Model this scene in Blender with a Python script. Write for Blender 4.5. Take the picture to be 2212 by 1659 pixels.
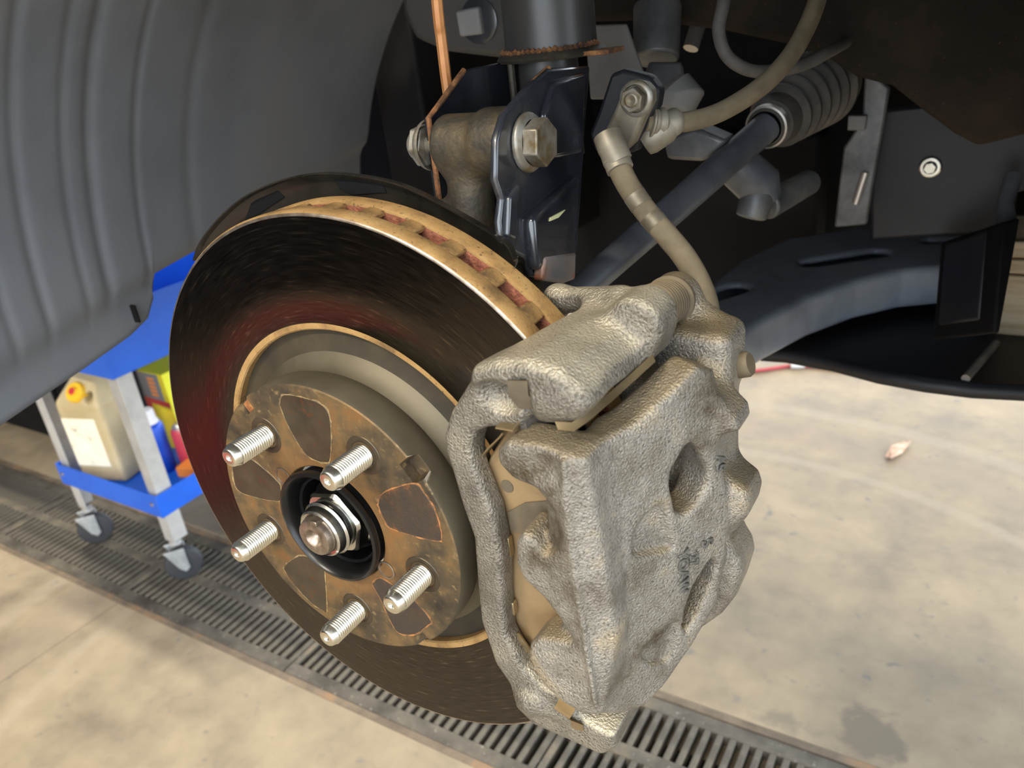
import bpy, bmesh, math, random
import numpy as np
from mathutils import Vector, Matrix

random.seed(7)
for o in list(bpy.data.objects):
    bpy.data.objects.remove(o)
scn = bpy.context.scene
COL = scn.collection

# ------------------------------------------------------------------ camera
# Drawing units are millimetres about the wheel hub (x along the car, y into the car, z up);
# the hub stands 772 mm above the shop floor.
HUB = 772.0
MM = 0.001
FLOOR = -HUB
IW, IH, FPX = 2212.0, 1659.0, 1711.0
CAM = np.array([278.2, -230.8, 228.0])
YAW, PITCH, ROLL = map(math.radians, (-34.187, 24.968, -6.996))


def _basis():
    f = np.array([math.sin(YAW) * math.cos(PITCH), math.cos(YAW) * math.cos(PITCH), -math.sin(PITCH)])
    r = np.array([math.cos(YAW), -math.sin(YAW), 0.0])
    u = np.cross(r, f)
    return (math.cos(ROLL) * r + math.sin(ROLL) * u, -math.sin(ROLL) * r + math.cos(ROLL) * u, f)


CR, CU, CF = _basis()
cd = bpy.data.cameras.new('camera')
cam = bpy.data.objects.new('camera', cd)
COL.objects.link(cam)
cd.sensor_fit = 'HORIZONTAL'
cd.sensor_width = 36.0
cd.lens = 36.0 * FPX / IW
cd.clip_start, cd.clip_end = 0.02, 60
cd.dof.use_dof = True
cd.dof.focus_distance = 0.40
cd.dof.aperture_fstop = 12.5
mw = Matrix.Identity(4)
for i in range(3):
    mw[i][0], mw[i][1], mw[i][2] = CR[i], CU[i], -CF[i]
    mw[i][3] = (CAM[i] + (HUB if i == 2 else 0)) * MM
cam.matrix_world = mw
scn.camera = cam

# ------------------------------------------------------------------ world, exposure
scn.view_settings.view_transform = 'Standard'
scn.view_settings.look = 'None'
scn.view_settings.exposure = 0.25
scn.view_settings.gamma = 1.0
scn.view_settings.use_curve_mapping = False
wd = bpy.data.worlds.new('daylight')
scn.world = wd
wd.use_nodes = True
bg = wd.node_tree.nodes['Background']
bg.inputs[0].default_value = (0.84, 0.92, 1.0, 1)     # overcast sky seen through the open bays
bg.inputs[1].default_value = 4.6

# ------------------------------------------------------------------ sighting helpers (design aids)


def ray(x, y):
    return CF + (x - IW / 2) / FPX * CR - (y - IH / 2) / FPX * CU


def onplane(x, y, n, d):
    n = np.array(n, float)
    v = ray(x, y)
    return CAM + v * ((d - CAM @ n) / (v @ n))


def PX(x, y, k): return onplane(x, y, (1, 0, 0), k)
def PY(x, y, k): return onplane(x, y, (0, 1, 0), k)
def PZ(x, y, k): return onplane(x, y, (0, 0, 1), k)
def PD(x, y, k): return CAM + ray(x, y) * k


# ------------------------------------------------------------------ materials
def mat(name, cols, rough=0.5, metal=0.0, scale=60.0, detail=5.0, bump=0.0, bscale=400.0, bdist=0.001,
        spec=0.5, dust=None, dust_pow=(0.35, 0.9), rvar=0.0, coat=0.0, stretch=None, trans=0.0, speck=None, aniso=0.0, sub=None):
    m = bpy.data.materials.new(name)
    m.use_nodes = True
    nt = m.node_tree
    N, L = nt.nodes, nt.links
    b = N['Principled BSDF']
    tc = N.new('ShaderNodeTexCoord')
    src = tc.outputs['Object']
    if stretch:
        mp = N.new('ShaderNodeMapping')
        mp.inputs['Scale'].default_value = stretch
        L.new(src, mp.inputs[0])
        src = mp.outputs[0]
    if isinstance(cols, tuple):
        cols = [(0.0, cols)]
    if len(cols) > 1:
        nz = N.new('ShaderNodeTexNoise')
        nz.inputs['Scale'].default_value = scale
        nz.inputs['Detail'].default_value = detail
        nz.inputs['Roughness'].default_value = 0.62
        L.new(src, nz.inputs['Vector'])
        rp = N.new('ShaderNodeValToRGB')
        el = rp.color_ramp.elements
        while len(el) < len(cols):
            el.new(0.5)
        for e, (p, c) in zip(el, cols):
            e.position = p
            e.color = (*c, 1)
        L.new(nz.outputs[0], rp.inputs[0])
        col = rp.outputs[0]
        if rvar:
            mr = N.new('ShaderNodeMapRange')
            mr.inputs['From Min'].default_value, mr.inputs['From Max'].default_value = 0.3, 0.7
            mr.inputs['To Min'].default_value, mr.inputs['To Max'].default_value = rough - rvar, rough + rvar
            L.new(nz.outputs[0], mr.inputs[0])
            L.new(mr.outputs[0], b.inputs['Roughness'])
    else:
        rgb = N.new('ShaderNodeRGB')
        rgb.outputs[0].default_value = (*cols[0][1], 1)
        col = rgb.outputs[0]
    if not rvar:
        b.inputs['Roughness'].default_value = rough

    def mix(a, bcol, fac):
        mx = N.new('ShaderNodeMix')
        mx.data_type = 'RGBA'
        L.new(fac, mx.inputs[0])
        L.new(a, mx.inputs[6])
        mx.inputs[7].default_value = (*bcol, 1)
        return mx.outputs[2]
    if speck:
        n3 = N.new('ShaderNodeTexNoise')
        n3.inputs['Scale'].default_value = speck[1]
        n3.inputs['Detail'].default_value = 2
        L.new(tc.outputs['Object'], n3.inputs['Vector'])
        m3 = N.new('ShaderNodeMapRange')
        m3.inputs['From Min'].default_value, m3.inputs['From Max'].default_value = speck[2], speck[3]
        L.new(n3.outputs[0], m3.inputs[0])
        col = mix(col, speck[0], m3.outputs[0])
    if dust:
        ge = N.new('ShaderNodeNewGeometry')
        sx = N.new('ShaderNodeSeparateXYZ')
        L.new(ge.outputs['Normal'], sx.inputs[0])
        n4 = N.new('ShaderNodeTexNoise')
        n4.inputs['Scale'].default_value = 55
        n4.inputs['Detail'].default_value = 6
        L.new(tc.outputs['Object'], n4.inputs['Vector'])
        ad = N.new('ShaderNodeMath')
        ad.operation = 'MULTIPLY_ADD'
        L.new(n4.outputs[0], ad.inputs[0])
        ad.inputs[1].default_value = 0.9
        L.new(sx.outputs[2], ad.inputs[2])
        mr = N.new('ShaderNodeMapRange')
        mr.inputs['From Min'].default_value, mr.inputs['From Max'].default_value = dust_pow
        L.new(ad.outputs[0], mr.inputs[0])
        col = mix(col, dust, mr.outputs[0])
    L.new(col, b.inputs['Base Color'])
    b.inputs['Metallic'].default_value = metal
    b.inputs['Specular IOR Level'].default_value = spec
    b.inputs['Coat Weight'].default_value = coat
    b.inputs['Transmission Weight'].default_value = trans
    if sub:
        b.inputs['Subsurface Weight'].default_value = sub
        b.inputs['Subsurface Radius'].default_value = (0.03, 0.025, 0.015)
    if bump:
        n2 = N.new('ShaderNodeTexNoise')
        n2.inputs['Scale'].default_value = bscale
        n2.inputs['Detail'].default_value = 3
        L.new(src, n2.inputs['Vector'])
        bp = N.new('ShaderNodeBump')
        bp.inputs['Strength'].default_value = bump
        bp.inputs['Distance'].default_value = bdist
        L.new(n2.outputs[0], bp.inputs['Height'])
        L.new(bp.outputs[0], b.inputs['Normal'])
    return m


def rotor_face_mat():
    m = mat('polished_disc_face', (0.30, 0.285, 0.27), metal=1.0)
    nt = m.node_tree
    N, L = nt.nodes, nt.links
    b = N['Principled BSDF']
    tc = N.new('ShaderNodeTexCoord')
    sx = N.new('ShaderNodeSeparateXYZ')
    L.new(tc.outputs['Object'], sx.inputs[0])
    v = N.new('ShaderNodeCombineXYZ')
    L.new(sx.outputs[0], v.inputs[0])
    L.new(sx.outputs[2], v.inputs[1])
    ln = N.new('ShaderNodeVectorMath')
    ln.operation = 'LENGTH'
    L.new(v.outputs[0], ln.inputs[0])
    at = N.new('ShaderNodeMath')
    at.operation = 'ARCTAN2'
    L.new(sx.outputs[2], at.inputs[0])
    L.new(sx.outputs[0], at.inputs[1])
    cb = N.new('ShaderNodeCombineXYZ')
    m1 = N.new('ShaderNodeMath')
    m1.operation = 'MULTIPLY'
    m1.inputs[1].default_value = 900
    L.new(ln.outputs['Value'], m1.inputs[0])
    m2 = N.new('ShaderNodeMath')
    m2.operation = 'MULTIPLY'
    m2.inputs[1].default_value = 9
    L.new(at.outputs[0], m2.inputs[0])
    L.new(m1.outputs[0], cb.inputs[0])
    L.new(m2.outputs[0], cb.inputs[1])
    nz = N.new('ShaderNodeTexNoise')
    nz.inputs['Scale'].default_value = 1.0
    nz.inputs['Detail'].default_value = 4
    L.new(cb.outputs[0], nz.inputs['Vector'])
    rp = N.new('ShaderNodeValToRGB')
    e = rp.color_ramp.elements
    e[0].position, e[0].color = 0.35, (0.060, 0.054, 0.050, 1)
    e[1].position, e[1].color = 0.80, (0.30, 0.25, 0.19, 1)
    e.new(0.62).color = (0.085, 0.077, 0.070, 1)
    L.new(nz.outputs[0], rp.inputs[0])
    L.new(rp.outputs[0], b.inputs['Base Color'])
    mr = N.new('ShaderNodeMapRange')
    mr.inputs['To Min'].default_value, mr.inputs['To Max'].default_value = 0.14, 0.30
    L.new(nz.outputs[0], mr.inputs[0])
    L.new(mr.outputs[0], b.inputs['Roughness'])
    b.inputs['Anisotropic'].default_value = 0.55
    tg = N.new('ShaderNodeTangent')
    tg.direction_type = 'RADIAL'
    tg.axis = 'Y'
    L.new(tg.outputs[0], b.inputs['Tangent'])
    bp = N.new('ShaderNodeBump')
    bp.inputs['Strength'].default_value = 0.05
    bp.inputs['Distance'].default_value = 0.0003
    L.new(nz.outputs[0], bp.inputs['Height'])
    L.new(bp.outputs[0], b.inputs['Normal'])
    return m


def hat_mat():
    """Rust-bloomed hat face: brown skin, orange rust towards the bore and along patch edges."""
    m = mat('rusty_hat', [(0.30, (0.030, 0.025, 0.019)), (0.45, (0.085, 0.062, 0.036)), (0.57, (0.17, 0.108, 0.046)), (0.72, (0.27, 0.115, 0.034))],
            rough=0.6, metal=0.45, scale=38, detail=10, bump=0.35, bscale=900, bdist=0.0006, speck=((0.27, 0.19, 0.09), 240, 0.60, 0.78))
    # heavier orange bloom round the bore
    nt = m.node_tree
    N, L = nt.nodes, nt.links
    b = N['Principled BSDF']
    base = b.inputs['Base Color'].links[0].from_socket
    tc = N.new('ShaderNodeTexCoord')
    ln = N.new('ShaderNodeVectorMath')
    ln.operation = 'LENGTH'
    L.new(tc.outputs['Object'], ln.inputs[0])
    nz = N.new('ShaderNodeTexNoise')
    nz.inputs['Scale'].default_value = 85
    nz.inputs['Detail'].default_value = 8
    L.new(tc.outputs['Object'], nz.inputs['Vector'])
    ma = N.new('ShaderNodeMath')
    ma.operation = 'MULTIPLY_ADD'
    L.new(nz.outputs[0], ma.inputs[0])
    ma.inputs[1].default_value = 0.055
    L.new(ln.outputs['Value'], ma.inputs[2])
    mr = N.new('ShaderNodeMapRange')
    mr.inputs['From Min'].default_value, mr.inputs['From Max'].default_value = 0.082, 0.060
    mr.inputs['To Max'].default_value = 0.75
    L.new(ma.outputs[0], mr.inputs[0])
    mx = N.new('ShaderNodeMix')
    mx.data_type = 'RGBA'
    L.new(mr.outputs[0], mx.inputs[0])
    L.new(base, mx.inputs[6])
    mx.inputs[7].default_value = (0.25, 0.125, 0.042, 1)
    L.new(mx.outputs[2], b.inputs['Base Color'])
    return m


MAT = {}
MAT['disc_face'] = rotor_face_mat()
MAT['hat'] = hat_mat()
MAT['hat_side'] = mat('hat_side_steel', [(0.35, (0.105, 0.088, 0.058)), (0.7, (0.175, 0.148, 0.10))], rough=0.56, metal=0.6, scale=14, rvar=0.1, bump=0.05, bscale=500)
MAT['groove'] = mat('groove_dust', [(0.35, (0.026, 0.020, 0.012)), (0.65, (0.058, 0.043, 0.022))], rough=0.75, metal=0.2, scale=25)
MAT['rim_rust'] = mat('disc_rim_rust', [(0.32, (0.14, 0.085, 0.036)), (0.5, (0.36, 0.21, 0.075)), (0.66, (0.44, 0.28, 0.11))], rough=0.72, metal=0.25, scale=45, detail=8, bump=0.3, bscale=700,
                      speck=((0.13, 0.075, 0.035), 500, 0.62, 0.74))
MAT['vane'] = mat('vane_red_rust', [(0.35, (0.16, 0.048, 0.026)), (0.6, (0.31, 0.11, 0.06))], rough=0.85, metal=0.0, scale=260, bump=0.9, bscale=900, bdist=0.0012)
MAT['patch'] = mat('bare_patch', [(0.35, (0.055, 0.042, 0.028)), (0.65, (0.095, 0.072, 0.045))], rough=0.42, metal=0.55, scale=60, rvar=0.08, speck=((0.12, 0.05, 0.02), 260, 0.62, 0.75))
MAT['patch_rust'] = mat('rusty_patch', [(0.38, (0.045, 0.034, 0.026)), (0.58, (0.065, 0.042, 0.026)), (0.74, (0.24, 0.09, 0.03))], rough=0.6, metal=0.3, scale=110, detail=8, bump=0.4, bscale=800)
MAT['notch_rust'] = mat('bright_rust', [(0.35, (0.20, 0.07, 0.02)), (0.6, (0.48, 0.22, 0.06))], rough=0.85, scale=120, bump=0.5)
MAT['outline_rust'] = mat('patch_rust_edge', [(0.38, (0.09, 0.05, 0.024)), (0.62, (0.36, 0.15, 0.045))], rough=0.85, scale=260, bump=0.4)
MAT['outline_tan'] = mat('patch_dust_edge', [(0.38, (0.10, 0.07, 0.035)), (0.62, (0.30, 0.20, 0.085))], rough=0.85, scale=240, bump=0.4)
MAT['zinc'] = mat('bright_zinc', [(0.35, (0.70, 0.69, 0.61)), (0.65, (0.82, 0.81, 0.73))], rough=0.25, metal=1.0, scale=120)
MAT['chrome'] = mat('nut_steel', [(0.35, (0.48, 0.48, 0.45)), (0.65, (0.62, 0.62, 0.59))], rough=0.2, metal=1.0, scale=80, rvar=0.06)
MAT['shaft'] = mat('shaft_steel', [(0.35, (0.20, 0.15, 0.11)), (0.65, (0.42, 0.36, 0.30))], rough=0.38, metal=0.9, scale=120)
MAT['blackring'] = mat('black_pilot', (0.006, 0.006, 0.006), rough=0.3, spec=0.4)
MAT['cast'] = mat('cast_iron', [(0.33, (0.075, 0.055, 0.032)), (0.42, (0.20, 0.180, 0.146)), (0.54, (0.30, 0.280, 0.244)), (0.68, (0.40, 0.335, 0.23))], rough=0.39, metal=0.50, scale=30, detail=11,
                  bump=1.0, bscale=950, bdist=0.0011, dust=(0.34, 0.27, 0.165), dust_pow=(0.85, 1.6), speck=((0.11, 0.10, 0.085), 900, 0.54, 0.70))
MAT['bracket'] = mat('cast_bracket', [(0.30, (0.095, 0.084, 0.066)), (0.52, (0.22, 0.202, 0.168)), (0.70, (0.34, 0.305, 0.235))], rough=0.39, metal=0.50, scale=30, detail=9,
                     bump=1.0, bscale=850, bdist=0.0013, dust=(0.60, 0.53, 0.39), dust_pow=(0.8, 1.5), speck=((0.10, 0.09, 0.072), 850, 0.54, 0.69))  # dust on upward faces, made paler to stand in for light from above
MAT['cast_text'] = mat('cast_lettering', [(0.35, (0.10, 0.098, 0.09)), (0.65, (0.2, 0.195, 0.18))], rough=0.5, metal=0.6, scale=60, bump=0.6, bscale=600)
MAT['pad'] = mat('pad_plate', [(0.35, (0.19, 0.125, 0.06)), (0.55, (0.27, 0.185, 0.092)), (0.7, (0.21, 0.125, 0.06))], rough=0.68, metal=0.2, scale=18, detail=7)
MAT['pad_dark'] = mat('pad_shim', [(0.35, (0.085, 0.07, 0.05)), (0.65, (0.16, 0.125, 0.08))], rough=0.7, metal=0.2, scale=40)
MAT['friction'] = mat('pad_friction', [(0.35, (0.05, 0.045, 0.04)), (0.65, (0.10, 0.085, 0.07))], rough=0.9, scale=200, bump=0.5)
MAT['clip'] = mat('clip_spring_steel', [(0.35, (0.26, 0.20, 0.11)), (0.65, (0.40, 0.31, 0.18))], rough=0.38, metal=0.8, scale=40)
MAT['clip_bright'] = mat('clip_bright_steel', [(0.35, (0.50, 0.39, 0.22)), (0.65, (0.62, 0.52, 0.35))], rough=0.25, metal=0.95, scale=40)
MAT['rubber_dusty'] = mat('dusty_rubber', [(0.35, (0.075, 0.058, 0.036)), (0.65, (0.15, 0.115, 0.068))], rough=0.75, scale=40, dust=(0.24, 0.185, 0.11), dust_pow=(0.7, 1.5))
MAT['hose'] = mat('hose_rubber', [(0.35, (0.10, 0.078, 0.046)), (0.65, (0.185, 0.145, 0.088))], rough=0.78, scale=45, detail=6, dust=(0.25, 0.20, 0.13), dust_pow=(0.9, 1.7))
MAT['hose_dark'] = mat('hose_grey', [(0.35, (0.06, 0.055, 0.052)), (0.65, (0.12, 0.11, 0.10))], rough=0.7, scale=45)
MAT['shield'] = mat('shield_black', [(0.35, (0.012, 0.011, 0.009)), (0.65, (0.03, 0.026, 0.02))], rough=0.30, metal=0.3, scale=30, spec=0.6, rvar=0.1)
MAT['strut'] = mat('strut_black_paint', [(0.35, (0.010, 0.012, 0.017)), (0.6, (0.022, 0.025, 0.032)), (0.75, (0.06, 0.055, 0.05))], rough=0.24, metal=0.0, scale=26, detail=7, spec=0.8, coat=0.4, rvar=0.08)
MAT['strut_tube'] = mat('strut_tube_paint', [(0.30, (0.014, 0.014, 0.015)), (0.55, (0.045, 0.042, 0.038)), (0.72, (0.085, 0.075, 0.06))], rough=0.38, scale=12, detail=7, spec=0.5, rvar=0.1, stretch=(1, 1, 0.25))
MAT['rust'] = mat('weld_rust', [(0.35, (0.05, 0.022, 0.010)), (0.55, (0.20, 0.085, 0.03)), (0.7, (0.42, 0.20, 0.07))], rough=0.85, scale=140, detail=8, bump=0.7, bscale=500)
MAT['rust_foot'] = mat('strut_foot_rust', [(0.35, (0.16, 0.16, 0.17)), (0.52, (0.25, 0.20, 0.18)), (0.6, (0.26, 0.10, 0.05))], rough=0.5, metal=0.3, scale=40, detail=7)
MAT['knuckle'] = mat('knuckle_iron', [(0.32, (0.014, 0.013, 0.011)), (0.50, (0.045, 0.038, 0.028)), (0.70, (0.11, 0.080, 0.042))], rough=0.6, metal=0.4, scale=35, detail=8, bump=0.5, bscale=400)
MAT['bolt'] = mat('dusty_bolt', [(0.34, (0.15, 0.11, 0.055)), (0.48, (0.26, 0.24, 0.20)), (0.66, (0.38, 0.37, 0.34))], rough=0.42, metal=0.6, scale=60, detail=6)
MAT['lug'] = mat('dusty_zinc_lug', [(0.34, (0.13, 0.105, 0.068)), (0.55, (0.26, 0.23, 0.175)), (0.7, (0.34, 0.305, 0.24))], rough=0.5, metal=0.45, scale=35, detail=6)
MAT['copper'] = mat('copper_wire', [(0.35, (0.50, 0.20, 0.06)), (0.65, (0.62, 0.28, 0.10))], rough=0.5, metal=0.2, scale=60)
MAT['liner'] = mat('liner_plastic', [(0.30, (0.078, 0.086, 0.098)), (0.52, (0.112, 0.121, 0.136)), (0.70, (0.130, 0.130, 0.130))], rough=0.62, scale=7, detail=8, bump=0.2, bscale=260, bdist=0.0006, stretch=(1, 1, 0.35), spec=0.4, speck=((0.13, 0.115, 0.10), 500, 0.68, 0.80))
MAT['apron'] = mat('brown_underseal', [(0.30, (0.007, 0.005, 0.0035)), (0.52, (0.017, 0.0125, 0.0085)), (0.72, (0.034, 0.023, 0.014))], spec=0.25, rough=0.85, scale=14, detail=8, bump=0.5, bscale=180, speck=((0.07, 0.05, 0.035), 300, 0.66, 0.8))
MAT['tray'] = mat('tray_black', [(0.35, (0.005, 0.0055, 0.008)), (0.65, (0.015, 0.016, 0.021))], rough=0.5, scale=14, detail=7)
MAT['rail'] = mat('rail_paint', [(0.30, (0.032, 0.030, 0.028)), (0.6, (0.066, 0.062, 0.057))], rough=0.6, scale=12, detail=6)
MAT['plate_grey'] = mat('grey_panel', [(0.30, (0.16, 0.16, 0.16)), (0.6, (0.24, 0.235, 0.23))], rough=0.6, scale=14, detail=5)
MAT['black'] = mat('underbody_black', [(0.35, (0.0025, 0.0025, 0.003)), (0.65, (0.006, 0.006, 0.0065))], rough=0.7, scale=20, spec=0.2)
MAT['arm'] = mat('arm_black_paint', [(0.32, (0.060, 0.068, 0.080)), (0.55, (0.105, 0.118, 0.140)), (0.72, (0.13, 0.135, 0.14))], rough=0.40, scale=16, detail=8, spec=0.6, bump=0.1, bscale=300)
MAT['lca'] = mat('arm_grey_paint', [(0.32, (0.19, 0.215, 0.255)), (0.55, (0.28, 0.315, 0.37)), (0.72, (0.30, 0.32, 0.34))], rough=0.38, scale=16, detail=8, spec=0.6, bump=0.1, bscale=300)
MAT['alloy'] = mat('dull_alloy', [(0.32, (0.08, 0.085, 0.09)), (0.55, (0.19, 0.195, 0.20)), (0.7, (0.30, 0.29, 0.27))], rough=0.5, metal=0.5, scale=26, detail=6)
MAT['tierod'] = mat('tie_rod_paint', [(0.32, (0.07, 0.076, 0.088)), (0.6, (0.155, 0.168, 0.19))], rough=0.38, metal=0.2, scale=22, detail=6, spec=0.6)
MAT['boot'] = mat('bellows_rubber', [(0.35, (0.045, 0.042, 0.039)), (0.65, (0.13, 0.115, 0.098))], rough=0.65, scale=25)
MAT['clamp'] = mat('clamp_steel', (0.55, 0.52, 0.48), rough=0.4, metal=0.8)
MAT['wood'] = mat('weathered_wood', [(0.35, (0.36, 0.27, 0.15)), (0.55, (0.58, 0.48, 0.33)), (0.7, (0.68, 0.60, 0.46))], rough=0.8, scale=20, detail=6, stretch=(0.4, 0.4, 4.0))
MAT['blue'] = mat('blue_cart_paint', [(0.35, (0.008, 0.105, 0.60)), (0.65, (0.011, 0.125, 0.68))], rough=0.38, scale=10, spec=0.5)
MAT['leg_steel'] = mat('grey_cart_leg', [(0.35, (0.42, 0.41, 0.39)), (0.65, (0.55, 0.54, 0.52))], rough=0.5, metal=0.25, scale=18)
MAT['tyre'] = mat('caster_rubber', (0.028, 0.030, 0.034), rough=0.6)
MAT['fork'] = mat('caster_plate', [(0.35, (0.36, 0.38, 0.39)), (0.65, (0.50, 0.52, 0.53))], rough=0.42, metal=0.6, scale=60)
MAT['jug'] = mat('jug_plastic', [(0.35, (0.46, 0.36, 0.19)), (0.65, (0.60, 0.49, 0.29))], rough=0.5, scale=9, sub=0.25)
MAT['jug_label'] = mat('worn_paper_label', [(0.30, (0.16, 0.14, 0.11)), (0.40, (0.82, 0.76, 0.58)), (0.7, (0.90, 0.85, 0.68))], rough=0.8, scale=26, detail=4)
MAT['yellow'] = mat('yellow_card', (0.78, 0.62, 0.02), rough=0.5)
MAT['yellow_bright'] = mat('yellow_card_side', (0.82, 0.80, 0.03), rough=0.5)
MAT['cap'] = mat('yellow_cap', (0.86, 0.50, 0.02), rough=0.45)
MAT['red'] = mat('red_print', (0.55, 0.035, 0.035), rough=0.45)
MAT['grey_print'] = mat('grey_print', (0.20, 0.20, 0.21), rough=0.5)
MAT['orange'] = mat('orange_print', (0.86, 0.26, 0.04), rough=0.55)
MAT['can_blue'] = mat('blue_can', (0.012, 0.075, 0.52), rough=0.3, metal=0.2)
MAT['white'] = mat('white_plastic', (0.80, 0.80, 0.80), rough=0.4)
MAT['can_red'] = mat('red_can', (0.52, 0.05, 0.07), rough=0.35)
MAT['grate'] = mat('cast_grate', [(0.32, (0.058, 0.051, 0.041)), (0.55, (0.125, 0.112, 0.090)), (0.7, (0.185, 0.155, 0.112))], rough=0.62, metal=0.35, scale=18, detail=7, bump=0.4, bscale=260, speck=((0.42, 0.40, 0.36), 160, 0.68, 0.76))
MAT['grate_edge'] = mat('trench_edge_steel', [(0.32, (0.11, 0.085, 0.06)), (0.55, (0.20, 0.155, 0.11)), (0.7, (0.32, 0.19, 0.10))], rough=0.65, metal=0.3, scale=14, detail=8, bump=0.3)
MAT['trench'] = mat('trench_dark', (0.010, 0.009, 0.008), rough=0.9)
MAT['hose_red'] = mat('red_air_hose', (0.42, 0.06, 0.07), rough=0.6)
MAT['chip'] = mat('dry_leaf', [(0.35, (0.45, 0.26, 0.17)), (0.65, (0.72, 0.55, 0.44))], rough=0.8, scale=60)
MAT['wall'] = mat('painted_wall', [(0.35, (0.06, 0.06, 0.06)), (0.65, (0.09, 0.085, 0.08))], rough=0.8, scale=2)
MAT['ceil'] = mat('ceiling_paint', (0.45, 0.44, 0.42), rough=0.9)
MAT['chalk'] = mat('yellow_chalk', (0.55, 0.55, 0.30), rough=0.9)


def floor_mat():
    m = mat('concrete', [(0.30, (0.19, 0.152, 0.107)), (0.50, (0.285, 0.23, 0.157)), (0.68, (0.355, 0.286, 0.193))], rough=0.58, scale=8.0, detail=10, bump=0.15, bscale=120, bdist=0.0008, spec=0.35,
            speck=((0.17, 0.155, 0.135), 36, 0.66, 0.80), rvar=0.08)
    nt = m.node_tree
    N, L = nt.nodes, nt.links
    b = N['Principled BSDF']
    base = b.inputs['Base Color'].links[0].from_socket
    ge = N.new('ShaderNodeNewGeometry')
    pos = ge.outputs['Position']

    def blob(base, cx, cy, r, soft, col, nscale, namp, stretch=(1, 1), strength=1.0):
        s = N.new('ShaderNodeVectorMath')
        s.operation = 'SUBTRACT'
        L.new(pos, s.inputs[0])
        s.inputs[1].default_value = (cx, cy, 0)
        sc = N.new('ShaderNodeVectorMath')
        sc.operation = 'MULTIPLY'
        L.new(s.outputs[0], sc.inputs[0])
        sc.inputs[1].default_value = (stretch[0], stretch[1], 0)
        ln = N.new('ShaderNodeVectorMath')
        ln.operation = 'LENGTH'
        L.new(sc.outputs[0], ln.inputs[0])
        nz = N.new('ShaderNodeTexNoise')
        nz.inputs['Scale'].default_value = nscale
        nz.inputs['Detail'].default_value = 5
        L.new(pos, nz.inputs['Vector'])
        ma = N.new('ShaderNodeMath')
        ma.operation = 'MULTIPLY_ADD'
        L.new(nz.outputs[0], ma.inputs[0])
        ma.inputs[1].default_value = namp
        L.new(ln.outputs['Value'], ma.inputs[2])
        mr = N.new('ShaderNodeMapRange')
        mr.inputs['From Min'].default_value = r + namp * 0.5
        mr.inputs['From Max'].default_value = r + namp * 0.5 - soft
        mr.inputs['To Max'].default_value = strength
        L.new(ma.outputs[0], mr.inputs[0])
        mx = N.new('ShaderNodeMix')
        mx.data_type = 'RGBA'
        L.new(mr.outputs[0], mx.inputs[0])
        L.new(base, mx.inputs[6])
        mx.inputs[7].default_value = (*col, 1)
        return mx.outputs[2]
    base = blob(base, 0.205, 0.690, 0.050, 0.012, (0.175, 0.145, 0.105), 26, 0.075)
    base = blob(base, 0.085, 0.660, 0.020, 0.012, (0.20, 0.17, 0.125), 40, 0.04, (0.35, 1.0), 0.8)
    # worn scuff arcs left by turning tyres
    for r, wd_, c, st in ((1.10, 0.07, (0.24, 0.185, 0.145), 0.35), (1.22, 0.03, (0.40, 0.335, 0.255), 0.3), (0.98, 0.02, (0.40, 0.335, 0.255), 0.3)):
        s = N.new('ShaderNodeVectorMath')
        s.operation = 'DISTANCE'
        L.new(pos, s.inputs[0])
        s.inputs[1].default_value = (-0.15, 0.42, 0)
        a = N.new('ShaderNodeMath')
        a.operation = 'SUBTRACT'
        L.new(s.outputs['Value'], a.inputs[0])
        a.inputs[1].default_value = r
        ab = N.new('ShaderNodeMath')
        ab.operation = 'ABSOLUTE'
        L.new(a.outputs[0], ab.inputs[0])
        mr = N.new('ShaderNodeMapRange')
        mr.inputs['From Min'].default_value, mr.inputs['From Max'].default_value = wd_, wd_ * 0.4
        mr.inputs['To Max'].default_value = st
        L.new(ab.outputs[0], mr.inputs[0])
        mx = N.new('ShaderNodeMix')
        mx.data_type = 'RGBA'
        L.new(mr.outputs[0], mx.inputs[0])
        L.new(base, mx.inputs[6])
        mx.inputs[7].default_value = (*c, 1)
        base = mx.outputs[2]
    # saw-cut joint
    a0, a1 = PZ(0, 1475, FLOOR)[:2] * MM, PZ(300, 1272, FLOOR)[:2] * MM
    dr = (a1 - a0) / np.linalg.norm(a1 - a0)
    dt = N.new('ShaderNodeVectorMath')
    dt.operation = 'DOT_PRODUCT'
    L.new(pos, dt.inputs[0])
    dt.inputs[1].default_value = (-dr[1], dr[0], 0)
    sb_ = N.new('ShaderNodeMath')
    sb_.operation = 'SUBTRACT'
    L.new(dt.outputs['Value'], sb_.inputs[0])
    sb_.inputs[1].default_value = float(-dr[1] * a0[0] + dr[0] * a0[1])
    ab = N.new('ShaderNodeMath')
    ab.operation = 'ABSOLUTE'
    L.new(sb_.outputs[0], ab.inputs[0])
    mr = N.new('ShaderNodeMapRange')
    mr.inputs['From Min'].default_value, mr.inputs['From Max'].default_value = 0.0035, 0.0012
    mr.inputs['To Max'].default_value = 0.45
    L.new(ab.outputs[0], mr.inputs[0])
    mx = N.new('ShaderNodeMix')
    mx.data_type = 'RGBA'
    L.new(mr.outputs[0], mx.inputs[0])
    L.new(base, mx.inputs[6])
    mx.inputs[7].default_value = (0.10, 0.08, 0.06, 1)
    base = mx.outputs[2]
    L.new(base, b.inputs['Base Color'])
    return m


MAT['floor'] = floor_mat()


# ------------------------------------------------------------------ mesh helpers
def tag(o, label=None, cat=None, group=None, kind=None):
    if label: o['label'] = label
    if cat: o['category'] = cat
    if group: o['group'] = group
    if kind: o['kind'] = kind
    return o


def wm(p):
    return Vector((p[0] * MM, p[1] * MM, (p[2] + HUB) * MM))


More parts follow.
